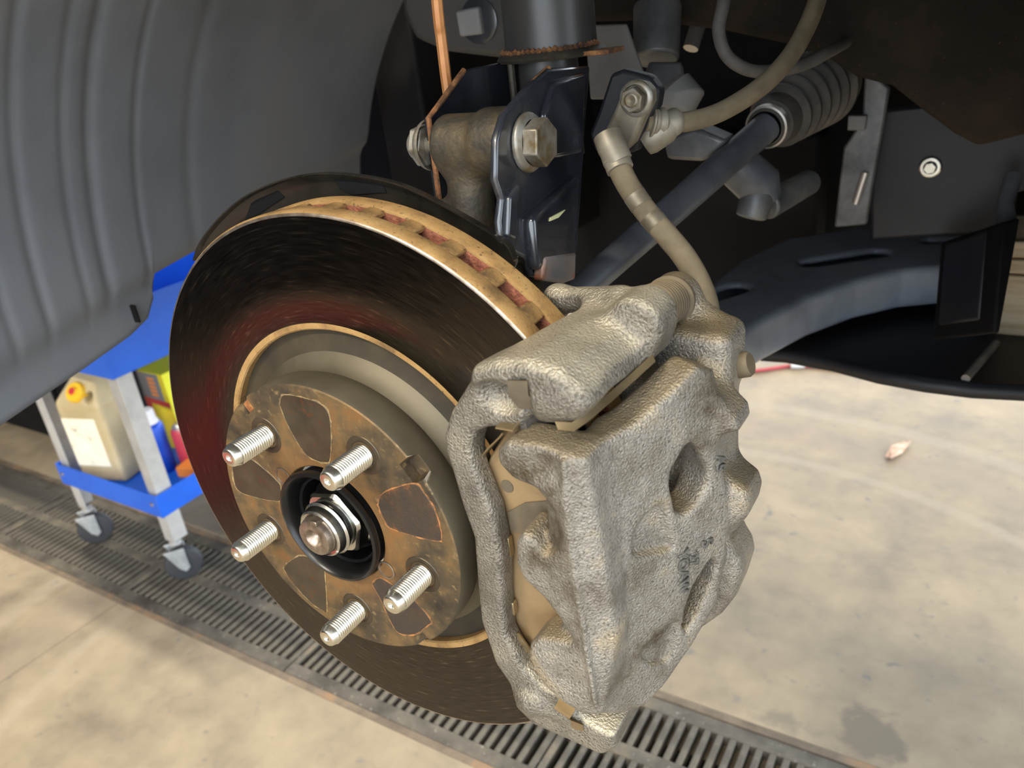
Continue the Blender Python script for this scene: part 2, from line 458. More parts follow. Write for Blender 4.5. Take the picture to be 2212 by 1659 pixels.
def empty(name, loc, label, cat, group=None):
    o = bpy.data.objects.new(name, None)
    COL.objects.link(o)
    o.empty_display_size = 0.02
    o.location = wm(loc)
    return tag(o, label, cat, group)


bpy.context.view_layer.update()


class MB:
    """Collects shapes in millimetres, then links them as one mesh object."""

    def __init__(s):
        s.v, s.f = [], []

    def add(s, v, f):
        b = len(s.v)
        s.v += [tuple(map(float, p)) for p in v]
        s.f += [tuple(b + i for i in q) for q in f]
        return s

    def box(s, c, d, R=None):
        hx, hy, hz = d[0] / 2, d[1] / 2, d[2] / 2
        P = [Vector(((i & 1 and hx or -hx), (i & 2 and hy or -hy), (i & 4 and hz or -hz))) for i in range(8)]
        if R is not None:
            P = [R @ p for p in P]
        P = [(p.x + c[0], p.y + c[1], p.z + c[2]) for p in P]
        return s.add(P, [(0, 2, 3, 1), (4, 5, 7, 6), (0, 1, 5, 4), (2, 6, 7, 3), (0, 4, 6, 2), (1, 3, 7, 5)])

    def prism(s, pts, off):
        """Closed 3-D polygon extruded by the vector off."""
        n = len(pts)
        off = np.array(off, float)
        A = [np.array(p, float) for p in pts]
        nrm = sum((np.cross(A[i], A[(i + 1) % n]) for i in range(n)), np.zeros(3))
        if nrm @ off > 0:
            A = A[::-1]
        B = [p + off for p in A]
        F = [tuple(range(n)), tuple(range(2 * n - 1, n - 1, -1))]
        F += [(i, n + i, n + (i + 1) % n, (i + 1) % n) for i in range(n)]
        return s.add(A + B, F)

    def lathe(s, prof, c, axis, n=64, closed=False, a0=0.0, a1=2 * math.pi, mod=None):
        """Profile of (radius, height) pairs turned about the axis through c."""
        ax = Vector(axis).normalized()
        t = Vector((0, 0, 1)) if abs(ax.z) < 0.9 else Vector((1, 0, 0))
        e1 = ax.cross(t).normalized()
        e2 = ax.cross(e1).normalized()
        full = abs(a1 - a0 - 2 * math.pi) < 1e-6
        na = n if full else n + 1
        V, m = [], len(prof)
        for i in range(na):
            a = a0 + (a1 - a0) * i / n
            for (r, h) in prof:
                if mod: r, h = mod(a, r, h)
                p = e1 * (r * math.cos(a)) + e2 * (r * math.sin(a)) + ax * h
                V.append((p.x + c[0], p.y + c[1], p.z + c[2]))
        F = []
        for i in range(n):
            j = (i + 1) % na
            for k in range(m if closed else m - 1):
                l = (k + 1) % m
                F.append((i * m + k, j * m + k, j * m + l, i * m + l))
        return s.add(V, F)

    def tube(s, pts, rad, n=14, caps=True):
        P = [Vector(map(float, p)) for p in pts]
        if not hasattr(rad, '__len__'):
            rad = [rad] * len(P)
        V = []
        up = None
        for i, p in enumerate(P):
            d = (P[min(i + 1, len(P) - 1)] - P[max(i - 1, 0)]).normalized()
            if up is None:
                up = d.orthogonal().normalized()
            up = (up - d * up.dot(d)).normalized()
            sd = d.cross(up)
            for k in range(n):
                a = 2 * math.pi * k / n
                q = p + up * (rad[i] * math.cos(a)) + sd * (rad[i] * math.sin(a))
                V.append(tuple(q))
        F = []
        for i in range(len(P) - 1):
            for k in range(n):
                l = (k + 1) % n
                F.append((i * n + k, i * n + l, (i + 1) * n + l, (i + 1) * n + k))
        if caps:
            F.append(tuple(range(n - 1, -1, -1)))
            b = (len(P) - 1) * n
            F.append(tuple(range(b, b + n)))
        return s.add(V, F)

    def build(s, name, material, parent=None, bevel=0.0, smooth=True, seg=2, local=False, angle=35):
        """Vertices are in hub millimetres (or local to the parent when local=True)."""
        me = bpy.data.meshes.new(name)
        V = np.array(s.v, float)
        o = bpy.data.objects.new(name, me)
        COL.objects.link(o)
        if local:
            V = V * MM
        else:
            V = V * MM + np.array([0, 0, HUB * MM])
            if parent is not None:
                pl = parent.location.copy()
                if parent.parent is not None:
                    pl = pl + parent.parent.location
                V = V - np.array(pl)
            else:
                lo, hi = V.min(0), V.max(0)
                org = np.array([(lo[0] + hi[0]) / 2, (lo[1] + hi[1]) / 2, lo[2]])
                V = V - org
                o.location = org
        me.from_pydata(V.tolist(), [], s.f)
        me.update()
        finish(o, material, parent, bevel, smooth, seg, angle)
        return o


def finish(o, material, parent, bevel=0, smooth=True, seg=2, angle=35):
    me = o.data
    bm = bmesh.new()
    bm.from_mesh(me)
    bmesh.ops.recalc_face_normals(bm, faces=bm.faces[:])
    bm.to_mesh(me)
    bm.free()
    me.materials.append(MAT[material] if isinstance(material, str) else material)
    if smooth:
        me.shade_smooth()
        me.set_sharp_from_angle(angle=math.radians(angle))
    if bevel:
        md = o.modifiers.new('bevel', 'BEVEL')
        md.width = bevel * MM
        md.segments = seg
        md.limit_method = 'ANGLE'
        md.angle_limit = math.radians(35)
        md.harden_normals = False
    if parent is not None:
        o.parent = parent


def spline(pts, n=12):
    """Catmull-Rom through 3-D points."""
    P = [np.array(p, float) for p in pts]
    P = [2 * P[0] - P[1]] + P + [2 * P[-1] - P[-2]]
    out = []
    for i in range(1, len(P) - 2):
        for k in range(n):
            t = k / n
            a, b, c, d = P[i - 1], P[i], P[i + 1], P[i + 2]
            out.append(0.5 * (2 * b + (c - a) * t + (2 * a - 5 * b + 4 * c - d) * t * t + (3 * b - a - 3 * c + d) * t ** 3))
    out.append(P[-2])
    return out


def hexpoly(r, n=6, a0=0.0):
    return [(r * math.cos(a0 + i * 2 * math.pi / n), r * math.sin(a0 + i * 2 * math.pi / n)) for i in range(n)]


# ------------------------------------------------------------------ solid fields -> mesh (for castings)
def poly_sd(A, B, poly):
    """Signed distance of (A,B) to a 2-D polygon."""
    d = np.full(A.shape, 1e9, np.float32)
    s = np.ones(A.shape, np.float32)
    n = len(poly)
    for i in range(n):
        (x1, y1), (x0, y0) = poly[i], poly[i - 1]
        ex, ey = x0 - x1, y0 - y1
        wx, wy = A - x1, B - y1
        t = np.clip((wx * ex + wy * ey) / (ex * ex + ey * ey + 1e-9), 0, 1)
        bx, by = wx - ex * t, wy - ey * t
        d = np.minimum(d, bx * bx + by * by)
        c1, c2, c3 = B >= y1, B < y0, ex * wy > ey * wx
        fl = (c1 & c2 & c3) | (~c1 & ~c2 & ~c3)
        s = np.where(fl, -s, s)
    return s * np.sqrt(d)


def ext_sd(d2, h, r=0.0):
    """2-D distance extruded to half-height test h (already |c|-half), rounded by r."""
    d2, h = d2 + r, h + r
    return np.minimum(np.maximum(d2, h), 0) + np.sqrt(np.maximum(d2, 0) ** 2 + np.maximum(h, 0) ** 2) - r


def box_sd(X, Y, Z, c, d, r=0.0):
    qx, qy, qz = abs(X - c[0]) - d[0] / 2 + r, abs(Y - c[1]) - d[1] / 2 + r, abs(Z - c[2]) - d[2] / 2 + r
    return np.sqrt(np.maximum(qx, 0) ** 2 + np.maximum(qy, 0) ** 2 + np.maximum(qz, 0) ** 2) + np.minimum(np.maximum(qx, np.maximum(qy, qz)), 0) - r


def cap_sd(X, Y, Z, a, b, r1, r2=None):
    r2 = r1 if r2 is None else r2
    a, b = np.array(a, float), np.array(b, float)
    e = b - a
    wx, wy, wz = X - a[0], Y - a[1], Z - a[2]
    t = np.clip((wx * e[0] + wy * e[1] + wz * e[2]) / (e @ e), 0, 1)
    return np.sqrt((wx - e[0] * t) ** 2 + (wy - e[1] * t) ** 2 + (wz - e[2] * t) ** 2) - (r1 + (r2 - r1) * t)


def ell_sd(X, Y, Z, c, r):
    k = np.sqrt(((X - c[0]) / r[0]) ** 2 + ((Y - c[1]) / r[1]) ** 2 + ((Z - c[2]) / r[2]) ** 2)
    return (k - 1) * min(r)


def cyl_sd(X, Y, Z, c, axis, r, h, rr=1.0):
    ax = np.array(axis, float)
    ax /= np.linalg.norm(ax)
    wx, wy, wz = X - c[0], Y - c[1], Z - c[2]
    t = wx * ax[0] + wy * ax[1] + wz * ax[2]
    q = np.sqrt(np.maximum(wx * wx + wy * wy + wz * wz - t * t, 0)) - r
    return ext_sd(q, abs(t) - h / 2, rr)


def smin(a, b, k):
    h = np.maximum(k - abs(a - b), 0) / k
    return np.minimum(a, b) - h * h * k * 0.25


def smax(a, b, k):
    return -smin(-a, -b, k)


def grid(lo, hi, st):
    ax = [np.arange(lo[i], hi[i] + st, st, dtype=np.float32) for i in range(3)]
    return np.meshgrid(*ax, indexing='ij')


def surface(Fv, lo, st):
    """Naive surface nets."""
    S = Fv < 0
    nx, ny, nz = Fv.shape
    cnt = np.zeros((nx - 1, ny - 1, nz - 1), np.int16)
    acc = np.zeros((nx - 1, ny - 1, nz - 1, 3), np.float32)
    off = [(i, j, k) for i in (0, 1) for j in (0, 1) for k in (0, 1)]

    def sub(A, o):
        return A[o[0]:o[0] + nx - 1, o[1]:o[1] + ny - 1, o[2]:o[2] + nz - 1]
    for a in off:
        for d in range(3):
            if a[d]: continue
            b = list(a)
            b[d] = 1
            fa, fb = sub(Fv, a), sub(Fv, b)
            cr = (fa < 0) != (fb < 0)
            t = np.where(cr, fa / np.where(cr, fa - fb, 1), 0)
            cnt += cr
            for e in range(3):
                acc[..., e] += np.where(cr, a[e] + (t if e == d else 0), 0)
    act = cnt > 0
    idx = np.full(act.shape, -1, np.int64)
    idx[act] = np.arange(act.sum())
    ii = np.argwhere(act)
    V = (ii + acc[act] / cnt[act][:, None]) * st + np.array(lo)
    Fs = []
    for d in range(3):
        u, w = (d + 1) % 3, (d + 2) % 3
        sl0, sl1 = [slice(None)] * 3, [slice(None)] * 3
        sl0[d], sl1[d] = slice(0, -1), slice(1, None)
        A, B = S[tuple(sl0)], S[tuple(sl1)]
        E = np.argwhere(A != B)
        ok = (E[:, u] > 0) & (E[:, w] > 0) & (E[:, u] < Fv.shape[u] - 1) & (E[:, w] < Fv.shape[w] - 1)
        E = E[ok]
        flip = A[tuple(E.T)]
        q = []
        for du, dw in ((-1, -1), (0, -1), (0, 0), (-1, 0)):
            c = E.copy()
            c[:, u] += du
            c[:, w] += dw
            q.append(idx[tuple(c.T)])
        q = np.stack(q, 1)
        q[~flip] = q[~flip][:, ::-1]
        Fs.append(q)
    return V, np.concatenate(Fs)


def field_obj(name, Fv, lo, st, material, parent=None, smooth_it=2):
    V, Q = surface(Fv, lo, st)
    # light Laplacian fairing
    for _ in range(smooth_it):
        s = np.zeros_like(V)
        c = np.zeros(len(V))
        for a, b in ((0, 1), (1, 2), (2, 3), (3, 0)):
            np.add.at(s, Q[:, a], V[Q[:, b]])
            np.add.at(c, Q[:, a], 1)
            np.add.at(s, Q[:, b], V[Q[:, a]])
            np.add.at(c, Q[:, b], 1)
        V = V * 0.45 + 0.55 * s / np.maximum(c, 1)[:, None]
    V = V * MM + np.array([0, 0, HUB * MM])
    me = bpy.data.meshes.new(name)
    o = bpy.data.objects.new(name, me)
    COL.objects.link(o)
    if parent is not None:
        pl = parent.location.copy()
        if parent.parent is not None: pl = pl + parent.parent.location
        V = V - np.array(pl)
        o.parent = parent
    else:
        l2, h2 = V.min(0), V.max(0)
        org = np.array([(l2[0] + h2[0]) / 2, (l2[1] + h2[1]) / 2, l2[2]])
        V = V - org
        o.location = org
    me.vertices.add(len(V))
    me.vertices.foreach_set('co', V.astype(np.float32).ravel())
    me.loops.add(Q.size)
    me.loops.foreach_set('vertex_index', Q.ravel().astype(np.int32))
    me.polygons.add(len(Q))
    me.polygons.foreach_set('loop_start', np.arange(0, Q.size, 4, dtype=np.int32))
    me.update(calc_edges=True)
    me.validate()
    me.materials.append(MAT[material])
    me.shade_smooth()
    return o


def clone(o, parent, loc=None, rot=None):
    c = o.copy()
    COL.objects.link(c)
    c.parent = parent
    if loc is not None: c.location = loc
    if rot is not None: c.rotation_euler = rot
    return c


# ================================================================== the shop
def structure(o):
    o['kind'] = 'structure'
    return o


TY0, TY1 = 398.0, 622.0          # trench edges (y)
fl = MB()
for (x0, x1, y0, y1) in ((-6000, 6000, -5000, TY0 - 14), (-6000, 6000, TY1 + 14, 7000)):
    fl.box(((x0 + x1) / 2, (y0 + y1) / 2, FLOOR - 60), (x1 - x0, y1 - y0, 120))
structure(fl.build('floor', 'floor', smooth=False))
tr = MB()
tr.box((0, (TY0 + TY1) / 2, FLOOR - 210), (12000, TY1 - TY0 + 60, 20))
for y in (TY0 - 16, TY1 + 16):
    tr.box((0, y, FLOOR - 165), (12000, 4, 90))
structure(tr.build('trim_3', 'trench', smooth=False))
for i, y in enumerate((TY0 - 7, TY1 + 7)):
    structure(MB().box((-400, y, FLOOR - 15), (7000, 13, 30.6)).build('trim_%d' % (i + 1), 'grate_edge', bevel=1.0))
structure(MB().box((-2900, -4500, FLOOR + 2000), (5000, 100, 4000)).build('wall_front', 'wall', smooth=False))
structure(MB().box((-5200, 800, FLOOR + 2000), (100, 10700, 4000)).build('wall_left', 'wall', smooth=False))
structure(MB().box((-200, 900, FLOOR + 4050), (10200, 11000, 100)).build('ceiling', 'ceil', smooth=False))

# ------------------------------------------------------------------ ceiling lamps


def lamp(x, y, power, label):
    t = empty('ceiling_lamp', (x, y, FLOOR + 3800), label, 'lamp', 'fluorescent ceiling lamps')
    MB().box((x, y, FLOOR + 3860), (1260, 180, 60)).build('housing', 'white', t, bevel=4)
    m = bpy.data.materials.get('lamp_tube')
    if not m:
        m = mat('lamp_tube', (1, 0.95, 0.85))
        b = m.node_tree.nodes['Principled BSDF']
        b.inputs['Emission Color'].default_value = (1, 0.93, 0.80, 1)
        b.inputs['Emission Strength'].default_value = 6
    for dy in (-45, 45):
        MB().tube([(x - 600, y + dy, FLOOR + 3815), (x + 600, y + dy, FLOOR + 3815)], 13, 10).build('lamp_tube', m, t)
    ld = bpy.data.lights.new('lamp_light', 'AREA')
    ld.shape = 'RECTANGLE'
    ld.size, ld.size_y = 1.2, 0.16
    ld.energy = power
    ld.color = (1.0, 0.90, 0.74)
    lo = bpy.data.objects.new('lamp_light', ld)
    COL.objects.link(lo)
    lo.parent = t
    lo.location = (0, 0, -0.01)


lamp(-900, -2900, 165, 'fluorescent ceiling lamp in front of the wheel, nearest the tool cart side')
lamp(1300, -2900, 90, 'fluorescent ceiling lamp in front of the wheel, nearest the open bay')
lamp(-2600, 1400, 120, 'fluorescent ceiling lamp over the blue cart')
lamp(2200, 2600, 120, 'fluorescent ceiling lamp over the neighbouring bay')

# ------------------------------------------------------------------ drain grates
PITCH_MM = 20.0
GL = 500.0
gx0 = -209.0
gi = 0
bar_me = None
GLAB = ['cast drain grate section under the brake caliper and right of the seam',
        'cast drain grate section below the disc, left of the seam under the caliper',
        'cast drain grate section between the disc and the nearer cart caster',
        'cast drain grate section under the blue cart casters',
        'cast drain grate section just left of the blue cart',
        'farthest cast drain grate section at the left edge']
for k in range(6):
    xa = gx0 - (k - 1) * GL - GL if k else gx0
    xb = xa + GL
    t = empty('drain_grate', ((xa + xb) / 2, (TY0 + TY1) / 2, FLOOR - 22), GLAB[k], 'drain grate', 'drain grate sections along the trench')
    f = MB()
    zc, hz = FLOOR - 11.5, 21.0
    f.box(((xa + xb) / 2, TY0 + 13, zc), (GL - 3, 25, hz))
    f.box(((xa + xb) / 2, TY1 - 13, zc), (GL - 3, 25, hz))
    f.box((xa + 7, (TY0 + TY1) / 2, zc), (11, TY1 - TY0 - 51, hz))
    f.box((xb - 7, (TY0 + TY1) / 2, zc), (11, TY1 - TY0 - 51, hz))
    f.build('frame', 'grate', t, bevel=1.2)
    MB().box(((xa + xb) / 2, (TY0 + TY1) / 2, zc), (GL - 25, 22, hz)).build('middle_rib', 'grate', t, bevel=1.2)
    nb = int(GL / PITCH_MM) - 1
    ylen = (TY1 - TY0 - 50 - 22) / 2
    for r in (0, 1):
        yc = TY0 + 25.5 + ylen / 2 if r == 0 else TY1 - 25.5 - ylen / 2
        for i in range(nb):
            xc = xa + 10 + (i + 1) * (GL - 20) / (nb + 1)
            if bar_me is None:
                bar_me = MB().box((0, 0, 0), (9.5, ylen, 21)).build('bar', 'grate', t, bevel=1.0, local=True, seg=1)
                bo = bar_me
            else:
                bo = clone(bar_me, t)
            bo.location = wm((xc, yc, zc)) - t.location

# ================================================================== wheel hub, disc
PHASE = math.radians(127.7)
hub = empty('wheel_hub', (0, -15, -34), 'wheel hub with five bright threaded studs, axle nut and black centre ring', 'wheel hub')
hb = MB().lathe([(31.0, 8), (31.0, -1), (32.4, -2.2), (32.9, -4), (32.4, -5.6), (30.8, -6), (29.6, -5), (28.6, -2), (27.2, 10), (26.8, 22)], (0, 0, 0), (0, 1, 0), 72)
hb.build('centre_ring', 'blackring', hub)
hb = MB().lathe([(27, 22), (20, 22), (19, 17), (0.01, 17)], (0, 0, 0), (0, 1, 0), 48)
hb.lathe([(24.8, 3), (25.6, 1.6), (26.4, 2.4), (26.6, 5)], (0, 0, 0), (0, 1, 0), 48)
hb.build('hub_bore', 'black', hub)
# axle nut: hexagon, washer face and staked collar
nut = MB()
hx = hexpoly(19.6, 6, math.radians(12))
n = 48
prof = []
V, F = [], []
rings = [(1.0, 10.0, 'c', 21.0), (1.0, 9.0, 'c', 21.2), (1.0, 7.6, 'h', 0), (1.0, 0.5, 'h', 0), (0.93, -1.2, 'h', 0), (0.80, -1.4, 'c', 14.4)]
for sc, h, kind, rr in rings:
    for i in range(n):
        a = 2 * math.pi * i / n
        if kind == 'h':
            b = (a - math.radians(12)) % (math.pi / 3) - math.pi / 6
            r = 19.6 * math.cos(math.pi / 6) / math.cos(b) * sc
            if sc < 1: r = min(r, 17.2)
        else:
            r = rr
        V.append((r * math.cos(a), h, r * math.sin(a)))
for k in range(len(rings) - 1):
    for i in range(n):
        j = (i + 1) % n
        F.append((k * n + i, k * n + j, (k + 1) * n + j, (k + 1) * n + i))
nut.add(V, F)
nut.lathe([(14.4, -1.4), (14.0, -3.2), (15.2, -4.2), (15.4, -5.6), (14.2, -6.6), (13.4, -10.4), (12.4, -11.2), (11.0, -10.8), (10.8, -6)], (0, 0, 0), (0, 1, 0), 48)
nut.build('axle_nut', 'chrome', hub, angle=25)
sh = MB().lathe([(10.7, 0), (10.7, -12.5), (9.9, -14.8), (8.2, -15.4), (5.4, -15.2), (4.8, -14.0), (2.6, -11.8), (0.01, -10.6)], (0, 0, 0), (0, 1, 0), 36)
sh.build('axle_shaft', 'shaft', hub)
MB().box((3.2, -13.2, 10.2), (4.2, 5.0, 2.6)).build('stake_notch', 'shaft', hub, bevel=0.5)
# studs: one threaded mesh shared by five
stp = [(6.8, 6.0), (6.8, 0.4), (5.6, 0.0)]
h = -0.5
while h > -21.8:
    stp += [(5.3, h), (6.25, h - 0.62), (6.25, h - 0.84)]
    h -= 1.42
stp += [(5.3, -23.0), (5.1, -24.0), (4.6, -24.7), (3.9, -24.9), (1.9, -24.9), (1.6, -24.2), (0.01, -23.6)]
stud0 = None
for i in range(5):
    a = PHASE + i * 2 * math.pi / 5
    loc = Vector((57.15 * math.cos(a) * MM, 0.015, (57.15 * math.sin(a) + 34) * MM))
    if stud0 is None:
        stud0 = MB().lathe(stp, (0, 0, 0), (0, 1, 0), 28).build('stud', 'zinc', hub, local=True, angle=60)
        s_ = stud0
    else:
        s_ = clone(stud0, hub)
    s_.location = loc

disc = empty('brake_disc', (0, 40, -156.3), 'vented brake disc with dark polished face and rusty hat', 'brake disc')


def at_disc(o):
    """Keep the disc parts' own origin on the axle, so their textures turn about it."""
    d = Vector((0, -0.040, 0.1563))
    o.data.transform(Matrix.Translation(-d))
    o.location = d
    return o


NOTCH = [127.6, 36.4, -54.6]


def hat_mod(a, r, h):
    th = -math.degrees(a)
    for q in NOTCH:
        d = (th - q + 180) % 360 - 180
        if abs(d) < 4.2 and r > 71.5 and h < 5.5:
            return (r if r > 76 else r, 6.0 if r <= 79.5 else h)
    return r, h


# hat crown (front skin)
hm = MB().lathe([(33.2, 10), (33.2, 0.6), (33.8, 0), (45, 0), (57, 0), (66, 0), (71.4, 0), (71.6, 0), (75, 0), (78.2, 0), (78.9, 0.6)], (0, 0, 0), (0, 1, 0), 360, mod=hat_mod)
at_disc(hm.build('hat_face', 'hat', disc, angle=30))
hm = MB().lathe([(78.9, 0.6), (79.4, 2.2), (79.4, 12), (78.9, 16.5), (77.2, 19.6), (76.8, 19.5), (77.6, 21.2), (80.5, 25.5), (84.5, 28.4)], (0, 0, 0), (0, 1, 0), 200, mod=lambda a, r, h: hat_mod(a, r, h) if h > 3 else (r, 6.0 if any(abs((-math.degrees(a) - q + 180) % 360 - 180) < 4.2 for q in NOTCH) else h))
at_disc(hm.build('hat_side', 'hat_side', disc))
hm = MB().lathe([(84.5, 28.4), (90, 30.6), (96.8, 30.8)], (0, 0, 0), (0, 1, 0), 160)
at_disc(hm.build('inner_groove', 'groove', disc))
hm = MB().lathe([(96.8, 31), (96.8, 27.0), (97.6, 26.2), (100.6, 25.9)], (0, 0, 0), (0, 1, 0), 200)
at_disc(hm.build('inner_lip', 'rim_rust', disc))
hm = MB().lathe([(100.6, 25.9), (101.2, 25.7), (125, 25.7), (150, 25.7), (154.0, 25.7)], (0, 0, 0), (0, 1, 0), 240)
at_disc(hm.build('friction_face', 'disc_face', disc))
hm = MB().lathe([(154.0, 25.7), (154.9, 25.9), (155.4, 26.4)], (0, 0, 0), (0, 1, 0), 240)
at_disc(hm.build('worn_edge', 'shaft', disc))
hm = MB().lathe([(155.4, 26.4), (156.3, 27.8), (156.3, 35.2), (155.6, 36.4), (150, 36.8), (104, 36.8), (96.8, 31)], (0, 0, 0), (0, 1, 0), 240)
at_disc(hm.build('front_plate_rim', 'rim_rust', disc))
hm = MB().lathe([(104, 46.2), (150, 46.2), (155.6, 46.6), (156.3, 47.8), (156.3, 55.5), (155.4, 56.6), (104, 56.6), (104, 46.2)], (0, 0, 0), (0, 1, 0), 240)
at_disc(hm.build('rear_plate', 'rim_rust', disc))
NV = 42
vane0 = None
for i in range(NV):
    a = 2 * math.pi * (i + 0.35) / NV
    if vane0 is None:
        b_ = MB()
        pf = []
        # plan outline of one vane: straight, nose rounded at the rim
        for (u, v) in ((118, 30), (132, 18), (146, 4), (152, -4.4), (155.2, -5.2), (155.8, 0), (155.4, 4.4), (151, 7.5), (138, 22), (122, 37)):
            pf.append((u, 36.2, v))
        b_.prism(pf, (0, 10.6, 0))
        vane0 = b_.build('vane', 'vane', disc, local=True, bevel=0.8, seg=1)
        vane0.data.materials.append(MAT['rim_rust'])
        for pg in vane0.data.polygons:
            if pg.center.x > 0.1536 and abs(pg.normal.y) < 0.5: pg.material_index = 1
        v_ = vane0
    else:
        v_ = clone(vane0, disc)
    v_.location = (0, -0.040, 0.1563)
    v_.rotation_euler = (0, -a, 0)
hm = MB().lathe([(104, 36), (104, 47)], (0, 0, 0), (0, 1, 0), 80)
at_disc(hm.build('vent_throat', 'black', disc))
for ya in (36.9, 46.1):
    hm = MB().lathe([(104, ya), (154.6, ya)], (0, 0, 0), (0, 1, 0), 160)
    at_disc(hm.build('vent_wall', 'vane', disc))
# bare patches left by the wheel casting on the hat
PATCH = [([(-18, 66), (-13, 72), (2, 72.5), (13, 70.5), (15, 62), (9, 41), (4, 37.5), (-3, 37.5), (-9, 41), (-15, 53)], 'patch', ''),
         ([(35, 20), (38, 26), (47, 32), (61, 38), (66, 34), (70.5, 25), (71.5, 12), (67, 8), (42, 7.5), (37, 12)], 'patch_rust', 'dark patch with a rust-speckled border'),
         ([(-71, 20), (-60, 25), (-52, 27), (-37, 18), (-35, 13), (-38, 5), (-42, 3), (-55, 1.5), (-73, 3)], 'patch', ''),
         ([(-52, -46), (-45, -39), (-33, -31.5), (-18, -31), (-17, -34), (-24, -66), (-27, -68), (-36, -65), (-47, -55)], 'patch', ''),
         ([(18, -34), (24, -28.5), (30, -29), (45, -35), (54, -45), (51, -50), (41, -59.5), (30, -63), (26, -58), (22, -44)], 'patch_rust', 'dark patch speckled with red rust')]
for poly, mk, lb in PATCH:
    pts = spline([(x, 0.15, z) for x, z in poly + poly[:1]], 5)[:-1]
    o = MB().prism(pts, (0, -0.55, 0)).build('bare_patch', mk, disc, bevel=0.25, seg=1)
    if lb: o['label'] = lb
    cxp, czp = sum(q[0] for q in poly) / len(poly), sum(q[1] for q in poly) / len(poly)
    jit = [1.045 + random.uniform(-0.03, 0.03) for _ in range(50)]
    ol = [(cxp + (q[0] - cxp) * jit[i % 50], 0.2, czp + (q[2] - czp) * jit[i % 50]) for i, q in enumerate(spline([(x, 0, z) for x, z in poly + poly[:1]], 5)[:-1])]
    MB().prism(ol, (0, -0.4, 0)).build('rust_outline', 'outline_rust' if mk == 'patch_rust' else 'outline_tan', disc)
for sx in (1, -1):
    c = (-30.5 * sx, 0, 21 * sx)
    MB().lathe([(5.6, -0.35), (5.2, -0.55), (4.5, -0.5), (4.2, 0.2), (3.9, 1.5), (3.9, 6), (0.01, 6)], c, (0, 1, 0), 24).build('threaded_hole', 'shaft', disc)
for i in range(5):
    a = PHASE + i * 2 * math.pi / 5
    MB().lathe([(10.5, -0.05), (10.2, -0.35), (8.6, -0.35), (7.2, -0.1), (6.8, 0.3)], (57.15 * math.cos(a), 0, 57.15 * math.sin(a)), (0, 1, 0), 32).build('stud_hole_rim', 'patch', disc)
q = math.radians(NOTCH[0])
Rn = Matrix.Rotation(-q, 3, 'Y')
MB().box((75.0 * math.cos(q), 4.6, 75.0 * math.sin(q)), (6.5, 3, 9.5), Rn).build('notch_rust', 'notch_rust', disc, bevel=0.8)

# ------------------------------------------------------------------ dust shield
sp = [(428, 560), (440, 520), (500, 450), (560, 410), (640, 380), (720, 371), (830, 385), (900, 408), (990, 455), (1060, 497), (1104, 525), (1117, 560)]
edge = [PY(x, y, 68) for x, y in sp]
edge = spline(edge, 6)
for _ in range(14):
    edge = [edge[0]] + [(edge[i - 1] + edge[i] * 2 + edge[i + 1]) / 4 for i in range(1, len(edge) - 1)] + [edge[-1]]
sh_ = empty('dust_shield', (edge[0][0], 68, 60), 'black stamped dust shield behind the top of the brake disc', 'dust shield')
m = MB()
V, F = [], []
nE = len(edge)
for e in edge:
    r = math.hypot(e[0], e[2])
    d = np.array([e[0] / r, 0, e[2] / r])
    for rr, yy in ((96, 70), (r - 9, 70), (r - 4, 69.5), (r - 1, 67.5), (r, 64.5), (r + 0.8, 64.5), (r + 0.4, 68.5), (r - 3, 71.3), (r - 9, 71.8), (96, 71.8)):
        V.append((d[0] * rr, yy, d[2] * rr))
m_ = 10
for i in range(nE - 1):
    for k in range(m_):
        l = (k + 1) % m_
        F.append((i * m_ + k, (i + 1) * m_ + k, (i + 1) * m_ + l, i * m_ + l))
F.append(tuple(range(m_)))
F.append(tuple((nE - 1) * m_ + k for k in range(m_)))
m.add(V, F)
m.build('shield_plate', 'shield', sh_)
for poly in ([(720, 383), (800, 380), (828, 395), (835, 415), (760, 420), (735, 408)], [(545, 435), (600, 412), (615, 425), (560, 462), (530, 475)]):  # thin flat black patches laid on the shield plate
    MB().prism([PY(x, y, 69.6) for x, y in poly], (0, -0.5, 0)).build('black_patch', 'black', sh_)

# ================================================================== caliper
BP0 = np.array([148.0, -12.0])          # bridge plane: starts at the parting seam
BD = np.array([0.481, 0.877])           # runs inboard and outward
BN = np.array([0.877, -0.481])


def bplane(x, y):
    """Sight a picture point onto the bridge face -> (s, z)."""
    n3 = (BN[0], BN[1], 0)
    p = onplane(x, y, n3, BN @ BP0)
    return (float((p[:2] - BP0) @ BD), float(p[2]))


def yplane(pts, k):
    return [tuple(PY(x, y, k)[[0, 2]]) for x, y in pts]


